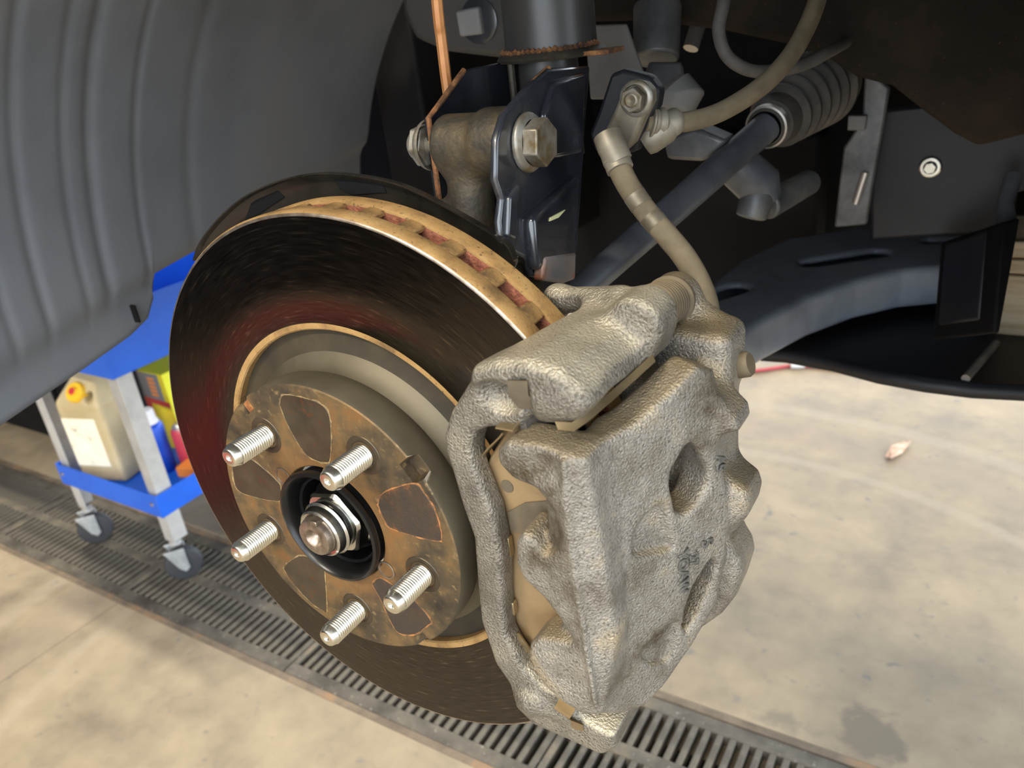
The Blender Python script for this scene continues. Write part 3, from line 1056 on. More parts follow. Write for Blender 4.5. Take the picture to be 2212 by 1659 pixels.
LO, HI, ST = (84, -24, -92), (216, 126, 134), 1.25
X, Y, Z = grid(LO, HI, ST)
Sv = (X - BP0[0]) * BD[0] + (Y - BP0[1]) * BD[1]
Nv = (X - BP0[0]) * BN[0] + (Y - BP0[1]) * BN[1]
fing = yplane([(1225, 985), (1160, 962), (1095, 950), (1072, 972), (1075, 1000), (1108, 1036), (1155, 1055), (1190, 1092), (1211, 1140), (1213, 1172), (1195, 1196),
               (1150, 1146), (1125, 1142), (1112, 1165), (1114, 1215), (1130, 1252), (1170, 1287), (1205, 1332), (1234, 1378), (1243, 1388),
               (1200, 1384), (1162, 1378), (1143, 1392), (1141, 1415), (1152, 1445), (1178, 1484), (1215, 1518), (1250, 1538), (1300, 1552), (1320, 1400), (1290, 1200), (1262, 1000)], -11)
fing = yplane([(1225, 985), (1160, 962), (1095, 950), (1072, 972), (1075, 1000), (1108, 1036), (1155, 1055), (1190, 1092), (1209, 1130), (1212, 1165), (1203, 1188), (1183, 1197), (1172, 1190), (1150, 1160), (1128, 1148), (1113, 1168), (1114, 1215), (1130, 1252), (1170, 1287), (1205, 1332), (1234, 1378), (1241, 1392),
               (1200, 1384), (1162, 1378), (1143, 1392), (1141, 1415), (1152, 1445), (1178, 1484), (1215, 1518), (1250, 1538), (1300, 1552), (1320, 1400), (1290, 1200), (1262, 1000)], -11)
d = ext_sd(poly_sd(X, Z, fing), abs(Y + 2.0) - 10.5, 4.0)
# bridge slab
brg = [bplane(x, y) for x, y in [(1216, 992), (1300, 955), (1375, 915), (1450, 850), (1510, 790), (1548, 800), (1562, 860), (1556, 960), (1572, 1040), (1576, 1130), (1572, 1200), (1556, 1300), (1500, 1395), (1440, 1482), (1395, 1530), (1340, 1548), (1288, 1545), (1262, 1400), (1234, 1200)]]
d = smin(d, ext_sd(poly_sd(Sv, Z, brg), abs(Nv + 9.0) - 9.0, 3.0), 4)
d = smax(d, (X - 149.5) * 0.57 - (Y + 12.6) * 0.822, 2)
# inboard cylinder housing
d = smin(d, box_sd(X, Y, Z, (150, 84, 15), (62, 44, 118), 10), 8)
# two piston bosses bulging out of the back
for bo_ in ([(1500, 960), (1545, 978), (1585, 1006), (1626, 1038), (1634, 1064), (1628, 1092), (1602, 1124), (1560, 1150), (1500, 1150)],
            [(1500, 1150), (1560, 1142), (1592, 1150), (1613, 1185), (1618, 1212), (1602, 1262), (1572, 1300), (1530, 1330), (1490, 1330)]):
    bq = yplane(bo_, 80)
    d = smin(d, ext_sd(poly_sd(X + (Y - 80) * 0.1, Z + (Y - 80) * 0.25, bq), abs(Y - 82) - 19, 6), 5)
# sharp web ribs between bosses and bridge
# upper ear with squared end
ear = [PY(x, y, 66)[[0, 2]] for x, y in [(1500, 800), (1545, 835), (1580, 860), (1606, 886), (1610, 914), (1572, 918), (1540, 930), (1490, 950), (1460, 900)]]
d = smin(d, ext_sd(poly_sd(X, Z, [tuple(e) for e in ear]), abs(Y - 66) - 10, 3), 6)
# hose/bleeder shoulder
d = smin(d, box_sd(X, Y, Z, (165, 90, 80), (36, 30, 28), 6), 8)
# upright arm carrying the guide-pin bolt
PB = PY(1458, 642, 101)
d = smin(d, cap_sd(X, Y, Z, (166, 101, 86), PB, 9.5, 9), 6)
d = smin(d, cyl_sd(X, Y, Z, PB, (0, 1, 0), 11.5, 14, 4), 4)
# clear the disc and the pads
Rr = np.sqrt(X * X + Z * Z)
gap = ext_sd(Rr - 158.3, abs(Y - 35.5) - 25.5, 2)
d = smax(d, -gap, 2)
padgap = ext_sd(poly_sd(X, Z, [(60, -80), (145, -80), (150, 0), (145, 90), (60, 90)]), abs(Y - 16) - 7.0, 1)
d = smax(d, -padgap, 2)
# windows through the bridge
for wn in ([(1482, 968), (1497, 958), (1512, 975), (1533, 1020), (1531, 1050), (1505, 1095), (1478, 1114), (1463, 1108), (1450, 1050), (1452, 1022)],
           [(1543, 1206), (1548, 1225), (1540, 1262), (1512, 1322), (1485, 1368), (1478, 1355), (1484, 1318), (1500, 1270), (1528, 1225)]):
    pl = [bplane(x, y) for x, y in wn]
    d = smax(d, -ext_sd(poly_sd(Sv, Z, pl), abs(Nv + 8) - 22, 2), 3)
# cast pockets in the face
for wn, dep in (([(1430, 1088), (1440, 1100), (1458, 1185), (1450, 1192), (1378, 1206), (1368, 1200), (1372, 1150), (1400, 1112)], 4.0),
                ([(1466, 1342), (1470, 1352), (1458, 1410), (1440, 1436), (1405, 1440), (1388, 1425), (1392, 1400), (1420, 1375)], 3.6)):
    pl = [bplane(x, y) for x, y in wn]
    d = smax(d, -ext_sd(poly_sd(Sv, Z, pl) + np.maximum(-Nv, 0) * 0.30, abs(Nv) - dep, 1), 2.5)
# dished hollows on the fingers
for (px, py, ry, r) in ((1165, 1015, -15, 7), (1190, 1420, -17, 9), (1225, 1490, -17, 7)):
    c = PY(px, py, ry)
    d = smax(d, -ell_sd(X, Y, Z, c, (r * 1.3, 5.0, r)), 4)
# parting seam: a fine raised flash along the corner
seam = [PY(x, y, -12.6) for x, y in [(1216, 1000), (1222, 1100), (1235, 1200), (1250, 1300), (1266, 1400), (1287, 1528)]]
for a, b in zip(seam[:-1], seam[1:]):
    d = smin(d, cap_sd(X, Y, Z, a, b, 1.35), 1.0)
cal = empty('brake_caliper', (165, 40, -80), 'grey cast iron brake caliper with two fingers gaps and twin windows over the disc edge', 'brake caliper')
cal['label'] = 'grey cast iron brake caliper body clamped over the right edge of the disc'
body = field_obj('caliper_body', d.astype(np.float32), LO, ST, 'cast', cal)

# guide-pin boot (ribbed rubber) and bolt
pa, pb = PY(1404, 668, 61), PB - np.array([0, 5, 0])
ax_ = (pb - pa) / np.linalg.norm(pb - pa)
L_ = np.linalg.norm(pb - pa)
pf = [(0.01, 0), (9.0, 0)]
for i in range(7):
    h0 = 2 + i * (L_ - 8) / 7
    pf += [(9.2, h0), (10.4, h0 + 1.2), (10.4, h0 + 2.6), (9.2, h0 + 3.8)]
pf += [(9.4, L_ - 6), (11.8, L_ - 5), (11.8, L_ - 1), (9, L_)]
MB().lathe(pf, pa, ax_, 40).build('pin_boot', 'rubber_dusty', cal)
bc0, bc1 = PY(1556, 798, 92), PY(1622, 785, 92)
bd = bc1 - bc0
Lb = float(np.linalg.norm(bd))
MB().lathe([(4.6, -6), (4.6, Lb * 0.30), (5.4, Lb * 0.34), (5.4, Lb * 0.46), (4.8, Lb * 0.5), (5.7, Lb * 0.56), (5.9, Lb * 0.9), (5.0, Lb), (0.01, Lb)], bc0, bd, 28).build('bleeder_cap', 'rubber_dusty', cal)


def lettering(txt, px, py, size, ang, name='cast_lettering'):
    cu = bpy.data.curves.new('lettering', 'FONT')
    cu.body = txt
    cu.size = size * MM
    cu.extrude = 0.0007
    cu.bevel_depth = 0.00025
    cu.align_x, cu.align_y = 'CENTER', 'CENTER'
    tmp = bpy.data.objects.new('tmp', cu)
    COL.objects.link(tmp)
    bpy.context.view_layer.update()
    me = bpy.data.meshes.new_from_object(tmp.evaluated_get(bpy.context.evaluated_depsgraph_get()))
    bpy.data.objects.remove(tmp)
    o = bpy.data.objects.new(name, me)
    COL.objects.link(o)
    me.materials.clear()
    me.materials.append(MAT['cast_text'])
    s, z = bplane(px, py)
    p2 = BP0 + BD * s
    zax = Vector((BN[0], BN[1], 0))
    xax = Vector((BD[0], BD[1], 0))
    yax = Vector((0, 0, 1))
    R = Matrix((xax, yax, zax)).transposed() @ Matrix.Rotation(ang, 3, 'Z')
    o.parent = cal
    o.matrix_local = Matrix.Translation(wm((p2[0] + BN[0] * 0.2, p2[1] + BN[1] * 0.2, z)) - cal.location) @ R.to_4x4()
    return o


lettering('5', 1524, 1172, 9, -math.pi / 2)
lettering('27', 1496, 1208, 7, -math.pi / 2)
lettering('YOAW', 1474, 1235, 7.5, -math.pi / 2)
lettering('A5', 1553, 1000, 7, -math.pi / 2)

# ------------------------------------------------------------------ caliper bracket
LO, HI, ST = (58, -20, -136), (186, 120, 136), 1.25
X, Y, Z = grid(LO, HI, ST)
bar = yplane([(1040, 792), (1010, 840), (985, 880), (970, 930), (973, 965), (985, 1000), (1008, 1080), (1033, 1150), (1040, 1250), (1048, 1330), (1078, 1420), (1128, 1492), (1122, 1510),
              (1150, 1532), (1180, 1520), (1225, 1545), (1260, 1540), (1240, 1500), (1180, 1470), (1142, 1430), (1104, 1360), (1098, 1290), (1096, 1200), (1078, 1100), (1042, 1010),
              (1030, 960), (1040, 925), (1065, 915), (1140, 915), (1150, 880), (1200, 890), (1260, 895), (1280, 850), (1200, 790)], 2)
d = ext_sd(poly_sd(X, Z, bar), abs(Y - 4) - 7, 3.2)
# upper arm over the disc edge
sec = [(101, 97), (107, 105), (118, 110), (132, 112), (146, 109), (154, 102), (156, 95.5), (149, 90), (138, 87), (125, 87.5), (110, 89)]
arm = ext_sd(poly_sd(X - np.maximum(Y, 0) * 0.10, Z, sec), abs(Y - 28) - 35, 5.5)
arm = smax(arm, 108 + 0.32 * Y - X - (Z - 100) * 0.3, 5)
d = smin(d, arm, 7)
# scalloped shoulder where the arm meets the front
d = smin(d, ell_sd(X, Y, Z, (138, -1, 96), (12, 8, 8)), 4)
# hollow at the upper end of the tie bar, slot for the clip
d = smax(d, -ell_sd(X, Y, Z, PY(1072, 866, -6), (11, 9, 8.5)), 2.5)
sl_ = yplane([(1112, 822), (1142, 818), (1158, 880), (1150, 930), (1130, 930), (1122, 880)], -5)
d = smax(d, -ext_sd(poly_sd(X, Z, sl_), abs(Y + 6) - 5, 1), 2)
# guide-pin socket end
d = smin(d, cyl_sd(X, Y, Z, PY(1388, 690, 52), (0, 1, 0), 12.5, 22, 4), 8)
# inboard leg of the bracket, behind the disc
d = smin(d, cap_sd(X, Y, Z, (140, 62, 112), (104, 72, 106), 6.5, 5.5), 8)
d = smin(d, cap_sd(X, Y, Z, (104, 72, 106), (92, 78, 84), 5.5, 7), 8)
d = smin(d, cap_sd(X, Y, Z, (92, 82, 84), (88, 82, -90), 9, 9), 6)
# lower arm
la = yplane([(1135, 1490), (1200, 1500), (1290, 1530), (1345, 1560), (1345, 1590), (1318, 1602), (1250, 1572), (1165, 1535)], 8)
arm2 = ext_sd(poly_sd(X, Z, la), abs(Y - 36) - 38, 3.5)
d = smin(d, arm2, 5)
c = PY(1150, 1510, -2)
d = smin(d, ell_sd(X, Y, Z, c, (9, 7, 7)), 5)
d = smin(d, cap_sd(X, Y, Z, (110, 74, -96), (88, 82, -80), 8, 9), 6)
gap = ext_sd(np.sqrt(X * X + Z * Z) - 159.0, abs(Y - 40) - 18.5, 1.5)
d = smax(d, -gap, 2)
pg = ext_sd(poly_sd(X, Z, [(93, -62), (146, -62), (150, 0), (140, 79), (106, 79), (97, 60)]), abs(Y - 17) - 9, 0.5)
d = smax(d, -pg, 2)
brk = empty('caliper_bracket', (115, 30, -110), 'gritty cast caliper bracket with a curved tie bar crossing the disc face', 'caliper bracket')
field_obj('bracket_casting', d.astype(np.float32), LO, ST, 'bracket', brk)


def strip(parent, pts, wdir, w, th, material, name='pad_clip'):
    """A bent spring-steel strip along pts, w wide along wdir."""
    P = [np.array(p, float) for p in pts]
    wv = np.array(wdir, float)
    wv = wv / np.linalg.norm(wv) * w / 2
    V, F = [], []
    for i, p in enumerate(P):
        t = P[min(i + 1, len(P) - 1)] - P[max(i - 1, 0)]
        nn = np.cross(t, wv)
        nn = nn / np.linalg.norm(nn) * th / 2
        V += [p - wv - nn, p + wv - nn, p + wv + nn, p - wv + nn]
    for i in range(len(P) - 1):
        for k in range(4):
            l = (k + 1) % 4
            F.append((4 * i + k, 4 * i + l, 4 * i + 4 + l, 4 * i + 4 + k))
    F.append((0, 1, 2, 3))
    e = 4 * (len(P) - 1)
    F.append((e, e + 1, e + 2, e + 3))
    return MB().add(V, F).build(name, material, parent, angle=50)


# outer brake pad
pad = empty('brake_pad', (115, 15, -70), 'dusty tan outer brake pad showing between the caliper fingers', 'brake pad')
pp = yplane([(1048, 1010), (1060, 985), (1095, 930), (1150, 915), (1230, 960), (1270, 1100), (1290, 1300), (1290, 1440), (1230, 1480), (1150, 1420), (1105, 1330), (1095, 1240), (1085, 1130), (1066, 1060)], 9.5)
MB().prism([(x, 9.5, z) for x, z in pp], (0, 5.5, 0)).build('backing_plate', 'pad', pad, bevel=0.8)
pf_ = [(x + (118 - x) * 0.08, 15.0, z * 0.92) for x, z in pp]
MB().prism(pf_, (0, 10.2, 0)).build('friction_lining', 'friction', pad, bevel=0.8)
sh2 = yplane([(1098, 1105), (1135, 1085), (1190, 1080), (1215, 1110), (1215, 1160), (1120, 1150), (1102, 1145)], 9.3)
MB().prism([(x, 9.3, z) for x, z in sh2], (0, -0.7, 0)).build('shim', 'pad_dark', pad)
cc = PY(1096, 1050, 9.4)
MB().lathe([(3.2, 0.2), (3.0, -0.5), (0.01, -0.5)], cc, (0, 1, 0), 16).build('rivet', 'pad_dark', pad)
# wavy shim edge, tabs
for a, b in (((1090, 1160), (1102, 1195)), ((1103, 1300), (1108, 1320))):
    p, q_ = PY(*a, 6), PY(*b, 6)
    MB().box((p + q_) / 2, (4.5, 3.5, abs(p[2] - q_[2]) + 2)).build('shim_tab', 'clip', pad, bevel=0.5)
strip(brk, [PY(1098, 925, 4), PY(1090, 935, 5), PY(1066, 958, 7), PY(1044, 985, 9), PY(1047, 998, 10), PY(1046, 1010, 10), PY(1035, 1022, 9)], (0, 1, 0), 9, 0.7, 'clip')
strip(brk, [PY(1080, 916, -4), PY(1117, 922, -4), PY(1122, 912, -2), PY(1133, 902, 1)], (0, 1, 0), 7, 0.8, 'clip')
strip(brk, [PY(1118, 822, -7.5), PY(1120, 850, -7.2), PY(1130, 866, -6.5), PY(1143, 882, -4)], (1, 0, 0.12), 9, 0.8, 'pad_dark')
strip(brk, [PY(1202, 920, -9), PY(1238, 922, -7), PY(1270, 900, 2), PY(1330, 848, 18), PY(1412, 774, 42)], (0.55, -0.5, -0.55), 3.4, 0.8, 'clip')
strip(brk, [PY(1232, 1505, -6), PY(1222, 1528, -8), PY(1214, 1540, -6), PY(1240, 1562, 2)], (1, 0, -0.4), 8.5, 0.8, 'clip_bright')
strip(brk, [PY(1233, 1552, -2), PY(1246, 1560, -4), PY(1248, 1575, -2)], (1, 0.3, -0.4), 6, 0.8, 'clip')
strip(brk, [PY(1108, 1370, 4), PY(1120, 1385, 3), PY(1140, 1412, 5)], (1, 0, 0.6), 8, 0.8, 'clip')
# dark cradle between arm and caliper (pad ear seat)
strip(brk, [PY(1148, 895, 6), PY(1152, 925, 6), PY(1165, 940, 6), PY(1195, 945, 6), PY(1225, 935, 8)], (0, 1, 0), 14, 3.0, 'friction', name='pad_seat')

# ================================================================== strut and knuckle
SX, SY = 49.0, 185.0
st = empty('suspension_strut', (SX, SY, 85), 'black painted suspension strut with rusty welds and clamp bracket', 'strut')
MB().lathe([(25.6, 208), (25.2, 214), (25.2, 335), (0.01, 335)], (SX, SY, 0), (0, 0, 1), 48).build('strut_tube', 'strut_tube', st)
MB().lathe([(15, 150), (17, 151), (17, 204), (0.01, 204)], (SX, SY - 6, 0), (0, 0, 1), 40).build('lower_tube', 'strut_tube', st)
ring = MB().lathe([(24, 203), (29.5, 203), (30.5, 204.5), (29.5, 206), (26, 208.5), (24, 208.5)], (SX, SY, 0), (0, 0, 1), 48)
ring.build('collar', 'knuckle', st)
MB().box((SX + 33, SY - 4, 204.3), (16, 20, 2.4)).build('collar_tab', 'rust', st, bevel=0.5)
w = MB()
for i in range(26):
    a = math.radians(-150 + i * 6.2)
    w.lathe([(0.01, -1.8), (2.2, 0), (0.01, 1.8)], (SX + 26.8 * math.cos(a), SY + 26.8 * math.sin(a), 208.3 + random.uniform(-.6, .6)), (0, 0, 1), 8)
w.build('weld_bead', 'rust', st)
XR, XL = 80.0, 29.0
pr_ = [(1090, 247), (1108, 226), (1150, 178), (1185, 147), (1276, 142), (1268, 240), (1258, 400), (1245, 585), (1225, 606), (1150, 600), (1140, 560), (1108, 545), (1084, 520), (1080, 480), (1086, 432), (1072, 388), (1074, 300)]
MB().prism([PX(x, y, XR) for x, y in pr_], (-4, 0, 0)).build('bracket_plate', 'strut', st, bevel=1.6, seg=3)
# pressed lower panel standing proud of the plate
MB().prism([PX(x, y, XR + 5) for x, y in [(1256, 375), (1246, 580), (1160, 585), (1152, 470)]], (-7, 0, 0)).build('pressed_panel', 'strut', st, bevel=3.4, seg=4)
MB().prism([PX(x, y, XR + 3) for x, y in [(1268, 155), (1262, 330), (1195, 345), (1175, 250), (1200, 175)]], (-5, 0, 0)).build('pressed_panel', 'strut', st, bevel=2.6, seg=4)
MB().prism([PX(x, y, XR + 2) for x, y in [(1102, 425), (1125, 395), (1118, 520), (1098, 512)]], (-4, 0, 0)).build('pressed_rib', 'strut', st, bevel=1.6, seg=3)
MB().prism([PX(x, y, XR + 6) for x, y in [(1178, 555), (1246, 545), (1244, 604), (1222, 612), (1172, 606)]], (-6, 0, 0)).build('bracket_foot', 'rust_foot', st, bevel=1.5)
MB().prism([PX(x, y, XR + 5.6) for x, y in [(1190, 470), (1222, 453), (1207, 470), (1188, 478)]], (-0.9, 0, 0)).build('chalk_tick', 'chalk', st)
pl_ = [PX(x, y, XL) for x, y in [(948, 190), (1000, 165), (1060, 135)]]
yl, zl = pl_[0][1], pl_[0][2]
MB().prism([(XL, 92, 150), (XL, 93, 186), (XL, 106, 192), (XL, 128, 204), (XL, 186, 204), (XL, 186, 95), (XL, 92, 95)], (-4, 0, 0)).build('bracket_plate', 'strut', st, bevel=1.2)
w = MB()
w.tube([(XL - 0.5, 92.5, 110), (XL - 0.5, 92, 150), (XL - 0.5, 93, 186), (XL - 0.5, 106, 192.5), (XL - 0.5, 128, 204)], 1.5, 8)
w.build('rusty_edge', 'rust', st)
rp_ = [PX(1090, 247, XR - 2), PX(1108, 226, XR - 2), PX(1150, 178, XR - 2), PX(1185, 147, XR - 2)]
MB().tube([tuple(p) for p in rp_], 1.4, 8).build('rusty_edge', 'rust', st)
MB().tube([(SX - 12, SY - 24.5, 110), (SX - 12, SY - 24.5, 206)], 2.0, 8).build('seam_weld', 'knuckle', st)
# clamp bolt
by, bz = 97.0, 172.5
bt = MB().lathe([(5, -64), (5, 0), (13.2, 0), (13.8, 1.2), (13.4, 3.0), (10.5, 4.2)], (XR, by, bz), (1, 0, 0), 36)
hp = hexpoly(11.2, 6, 0.35)
bt.prism([(XR + 3.4, by + a, bz + b) for a, b in hp], (8.0, 0, 0))
bt.build('clamp_bolt', 'bolt', st, bevel=0.9)
nt_ = MB().lathe([(12.5, -4), (12.5, -6), (10.4, -8.5)], (XL, by, bz), (1, 0, 0), 30)
hp = hexpoly(10.6, 6, 0.1)
nt_.prism([(XL - 5, by + a, bz + b) for a, b in hp], (-7, 0, 0))
nt_.lathe([(8.0, -11), (7.8, -13), (6.4, -15.5), (0.01, -16)], (XL, by, bz), (1, 0, 0), 24)
nt_.build('clamp_nut', 'bolt', st, bevel=0.7)

# knuckle ear between the plates
LO, HI, ST = (22, 50, 16), (92, 132, 200), 1.4
X, Y, Z = grid(LO, HI, ST)
d = cyl_sd(X, Y, Z, (54.2, by, bz), (1, 0, 0), 14.5, 43, 3)
d = smin(d, cyl_sd(X, Y, Z, (66, by, bz), (1, 0, 0), 16.5, 18, 3), 4)
d = smin(d, cap_sd(X, Y, Z, (47, 98, 165), (45, 92, 128), 11.5, 12), 8)
d = smin(d, cap_sd(X, Y, Z, (45, 92, 128), (40, 92, 40), 13, 16), 8)
d = smin(d, cap_sd(X, Y, Z, (32, 88, 142), (30, 92, 100), 5, 6), 6)
d = smax(d, -cap_sd(X, Y, Z, (70, 88, 140), (64, 84, 90), 8, 9), 5)
d = smin(d, cap_sd(X, Y, Z, (62, 104, 100), (74, 104, 40), 12, 14), 6)
kn = field_obj('steering_knuckle', d.astype(np.float32), LO, ST, 'knuckle')
tag(kn, 'crusty brown steering knuckle ear clamped between the strut plates', 'knuckle')

# copper wire
wr = MB().tube(spline([(8, 150, 330), PY(944, 0, 135), PY(953, 80, 135), PY(964, 172, 133), (17, 128, 182)], 5), [3.0] * 21, 8)
tag(wr.build('copper_wire', 'copper'), 'orange copper wire hanging down beside the strut bracket', 'wire')

# ================================================================== brake hoses
hz = empty('brake_hose', tuple(PD(1370, 330, 385)), 'dusty brown rubber brake hose with metal lug bolted beside the strut', 'brake hose')
yh = 142.0
bp = [PY(x, y, yh + 12) for x, y in [(1292, 240), (1318, 160), (1345, 150), (1402, 165), (1424, 195), (1418, 230), (1380, 310), (1372, 330), (1285, 330), (1272, 290)]]
MB().prism(bp, (0, 10, 0)).build('mount_plate', 'tray', hz, bevel=2)
lug = [PY(x, y, yh + 2) for x, y in [(1343, 195), (1360, 176), (1390, 178), (1407, 196), (1406, 222), (1385, 265), (1366, 310), (1345, 330), (1312, 326), (1299, 300), (1308, 276), (1325, 240)]]
MB().prism(lug, (0, 9, 0)).build('hose_lug', 'lug', hz, bevel=2, seg=3)
c = PY(1376, 212, yh + 2)
bt = MB().lathe([(0.01, 1), (8.6, 1), (8.8, -1.2), (7.6, -2.2), (6.6, -2.4)], c, (0, 1, 0), 32)
bt.prism([(c[0] + a, c[1] - 2, c[2] + b) for a, b in hexpoly(6.0, 6, 0.3)], (0, -5.5, 0))
bt.lathe([(3.6, -7.4), (3.2, -8.0), (0.01, -7.6)], c, (0, 1, 0), 20)
bt.build('banjo_bolt', 'bolt', hz, bevel=0.6)
lo_pts = [PD(1318, 300, 386), PD(1332, 345, 384), PD(1352, 392, 382), PD(1392, 452, 380), PD(1440, 508, 377), PD(1482, 560, 374), PD(1514, 620, 370), PD(1530, 680, 367), PD(1534, 760, 364)]
lp = spline(lo_pts, 8)
MB().tube(lp, 5.6, 18).build('lower_hose', 'hose', hz)
for k, (i, rr) in enumerate(((6, 6.9), (9, 6.6))):
    a, b = lp[i], lp[i + 2]
    MB().lathe([(5, -3), (rr, -2.6), (rr, 2.6), (5, 3)], (a + b) / 2, b - a, 24).build('ferrule', 'lug', hz)
tip = lp[3]
MB().tube([PD(1312, 292, 384), PD(1322, 318, 383), PD(1338, 350, 383)], [7.0, 7.2, 6.6], 24).build('hose_elbow', 'lug', hz)
for s0 in (20, 26):
    MB().tube(lp[s0:s0 + 4], 5.72, 18, caps=False).build('paint_band', 'lug', hz)
up_pts = [PD(1395, 262, 398), PD(1430, 265, 400), PD(1490, 262, 404), PD(1560, 240, 410), PD(1640, 190, 417), PD(1700, 130, 424), PD(1742, 60, 430), PD(1768, -10, 434), PD(1785, -90, 440)]
up = spline(up_pts, 8)
MB().tube(up, 5.0, 18).build('upper_hose', 'hose', hz)
fit = MB().tube(up[2:14], [8, 8, 7, 7, 6.2, 7.4, 7.4, 6.2, 6.2, 7.2, 7.2, 6], 22)
fit.build('hose_fitting', 'lug', hz)
cyl = MB().lathe([(0.01, -8), (7, -8), (8, -5), (8, 5), (6, 9)], PD(1420, 288, 404), (0.8, 0.3, 0.5), 28)
cyl.build('fitting_block', 'lug', hz)

tag(MB().tube(spline([PD(1575, -60, 442), PD(1562, 10, 444), PD(1553, 70, 446), PD(1572, 122, 450), PD(1620, 152, 456), PD(1680, 152, 462), PD(1740, 138, 468), PD(1790, 112, 480), PD(1850, 80, 560)], 6), 3.7, 12).build('vent_hose', 'hose_dark'),
    'thin grey hose hanging in a loop behind the brown brake hose', 'hose')

# ================================================================== steering rack end: tie rod and bellows
tr_ = empty('tie_rod', tuple(PD(1300, 600, 520)), 'dark grey tie rod running from the knuckle to a ribbed rubber bellows', 'tie rod')
ta, tb = PD(1225, 652, 500), PD(1655, 275, 575)
MB().tube([ta, ta + (tb - ta) * 0.35, tb], [9.2, 10.2, 10.8], 26).build('rod', 'tierod', tr_)
dv = PD(1780, 175, 650) - tb
Lb = float(np.linalg.norm(dv))
pf = [(12, -2), (14, 0), (14.5, 6), (17, 8), (19, 20)]
nR = 6
for i in range(nR):
    h0 = 22 + i * (Lb - 30) / nR
    r = 21 + i * 1.9
    pf += [(r - 2.2, h0), (r + 2.2, h0 + 4), (r + 2.4, h0 + 7), (r - 1.6, h0 + (Lb - 30) / nR - 1)]
pf += [(30, Lb - 4), (30, Lb), (0.01, Lb)]
MB().lathe(pf, tb, dv, 48).build('bellows', 'boot', tr_)
MB().lathe([(14.2, -1), (15.6, -0.6), (15.8, 4.6), (14.2, 5)], tb, dv, 40).build('clamp_band', 'clamp', tr_)

lk = empty('stabiliser_link', tuple(PD(1640, 470, 600)), 'dull alloy link with rounded joint below the tie rod', 'link')
MB().tube([PD(1590, 355, 590), PD(1640, 400, 595), PD(1655, 432, 600)], [16, 17, 12], 24).build('link_arm', 'tierod', lk)
MB().tube([PD(1650, 385, 592), PD(1635, 425, 594), PD(1622, 470, 600)], [9, 12.5, 11.5], 28).build('joint_housing', 'alloy', lk, bevel=2)
MB().tube([PD(1655, 445, 606), PD(1750, 392, 640)], [11, 10], 24).build('link_stud', 'alloy', lk, bevel=2)

tag(MB().prism([PY(x, y, 330) for x, y in [(1430, 300), (1500, 275), (1570, 305), (1520, 350), (1440, 345)]], (0, 25, 0)).build('gearbox_casting', 'alloy', bevel=3),
    'pale alloy casting corner behind the brake hose fitting', 'casting')
tag(MB().tube([PD(1420, 10, 560), PD(1418, 130, 560)], [17, 16], 24).build('engine_mount', 'alloy', bevel=2), 'mottled grey rubber mount above the hose lug', 'engine mount')
tag(MB().prism([PD(x, y, 540) for x, y in [(1400, 130), (1475, 130), (1482, 160), (1440, 190), (1415, 190)]], CF * 30).build('mount_bracket', 'alloy', bevel=3), 'grey angular bracket below the mottled rubber mount', 'bracket')
tag(MB().tube([PD(1450, 190, 520), PD(1470, 215, 520), PD(1462, 245, 520)], [14, 16, 10], 20).build('grease_cap', 'plate_grey', bevel=2), 'pale rounded cap just right of the hose lug bolt', 'cap')
tag(MB().tube([PD(1512, 40, 620), PD(1492, 105, 620)], 6, 12).build('steel_stud', 'clamp'), 'short bright steel stud in the dark gap near the top', 'stud')

# ================================================================== body panels
rl = empty('frame_rail', tuple(PY(985, 110, 360)), 'dusty dark grey frame rail behind the top of the strut', 'frame rail')
MB().prism([PY(x, y, 360) for x, y in [(860, -120), (868, 30), (895, 85), (960, 112), (1150, 135), (1180, -120)]], (0, 50, 0)).build('rail_panel', 'rail', rl, bevel=6)
MB().prism([PY(x, y, 352) for x, y in [(982, 24), (1032, 14), (1040, 74), (992, 80)]], (0, 12, 0)).build('square_nut', 'plate_grey', rl, bevel=2)
MB().lathe([(17, 1), (17.5, -2), (14, -3), (0.01, -3)], PY(1036, 45, 360), (0, 1, 0), 28).build('washer', 'strut', rl)
tag(MB().prism([PY(x, y, 300) for x, y in [(1262, 55), (1352, 52), (1392, 165), (1372, 215), (1275, 215)]], (0, 3, 0)).build('heat_shield', 'plate_grey', bevel=1),
    'flat light grey shield plate between strut and hose lug', 'shield')

# inner apron with its ragged lower edge
ap = [(1240, -160), (1262, 48), (1400, 44), (1480, 56), (1560, 66), (1700, 96), (1785, 126), (1850, 168), (1925, 186), (1990, 238), (2060, 290), (2112, 318), (2160, 306), (2230, 288), (2420, 262), (2420, -160)]
apo = MB().prism([PY(x, y, 372) for x, y in ap], (0, 40, 0)).build('inner_fender', 'apron', bevel=5, seg=3)
tag(apo, 'brown underseal-coated inner fender panel overhanging at upper right', 'fender panel')
# dark backing behind everything; the first panel is added to block light
tag(MB().box((-150, 1080, 140), (2100, 60, 640)).build('light_block_panel', 'black', bevel=4), 'black backing panel added to block light deep behind the suspension', 'panel')
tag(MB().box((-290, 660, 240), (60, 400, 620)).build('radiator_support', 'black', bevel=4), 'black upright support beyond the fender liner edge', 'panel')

tag(MB().box((-190, 930, -100), (480, 60, 280)).build('subframe', 'black', bevel=8), 'black subframe crossmember behind the control arm', 'subframe')

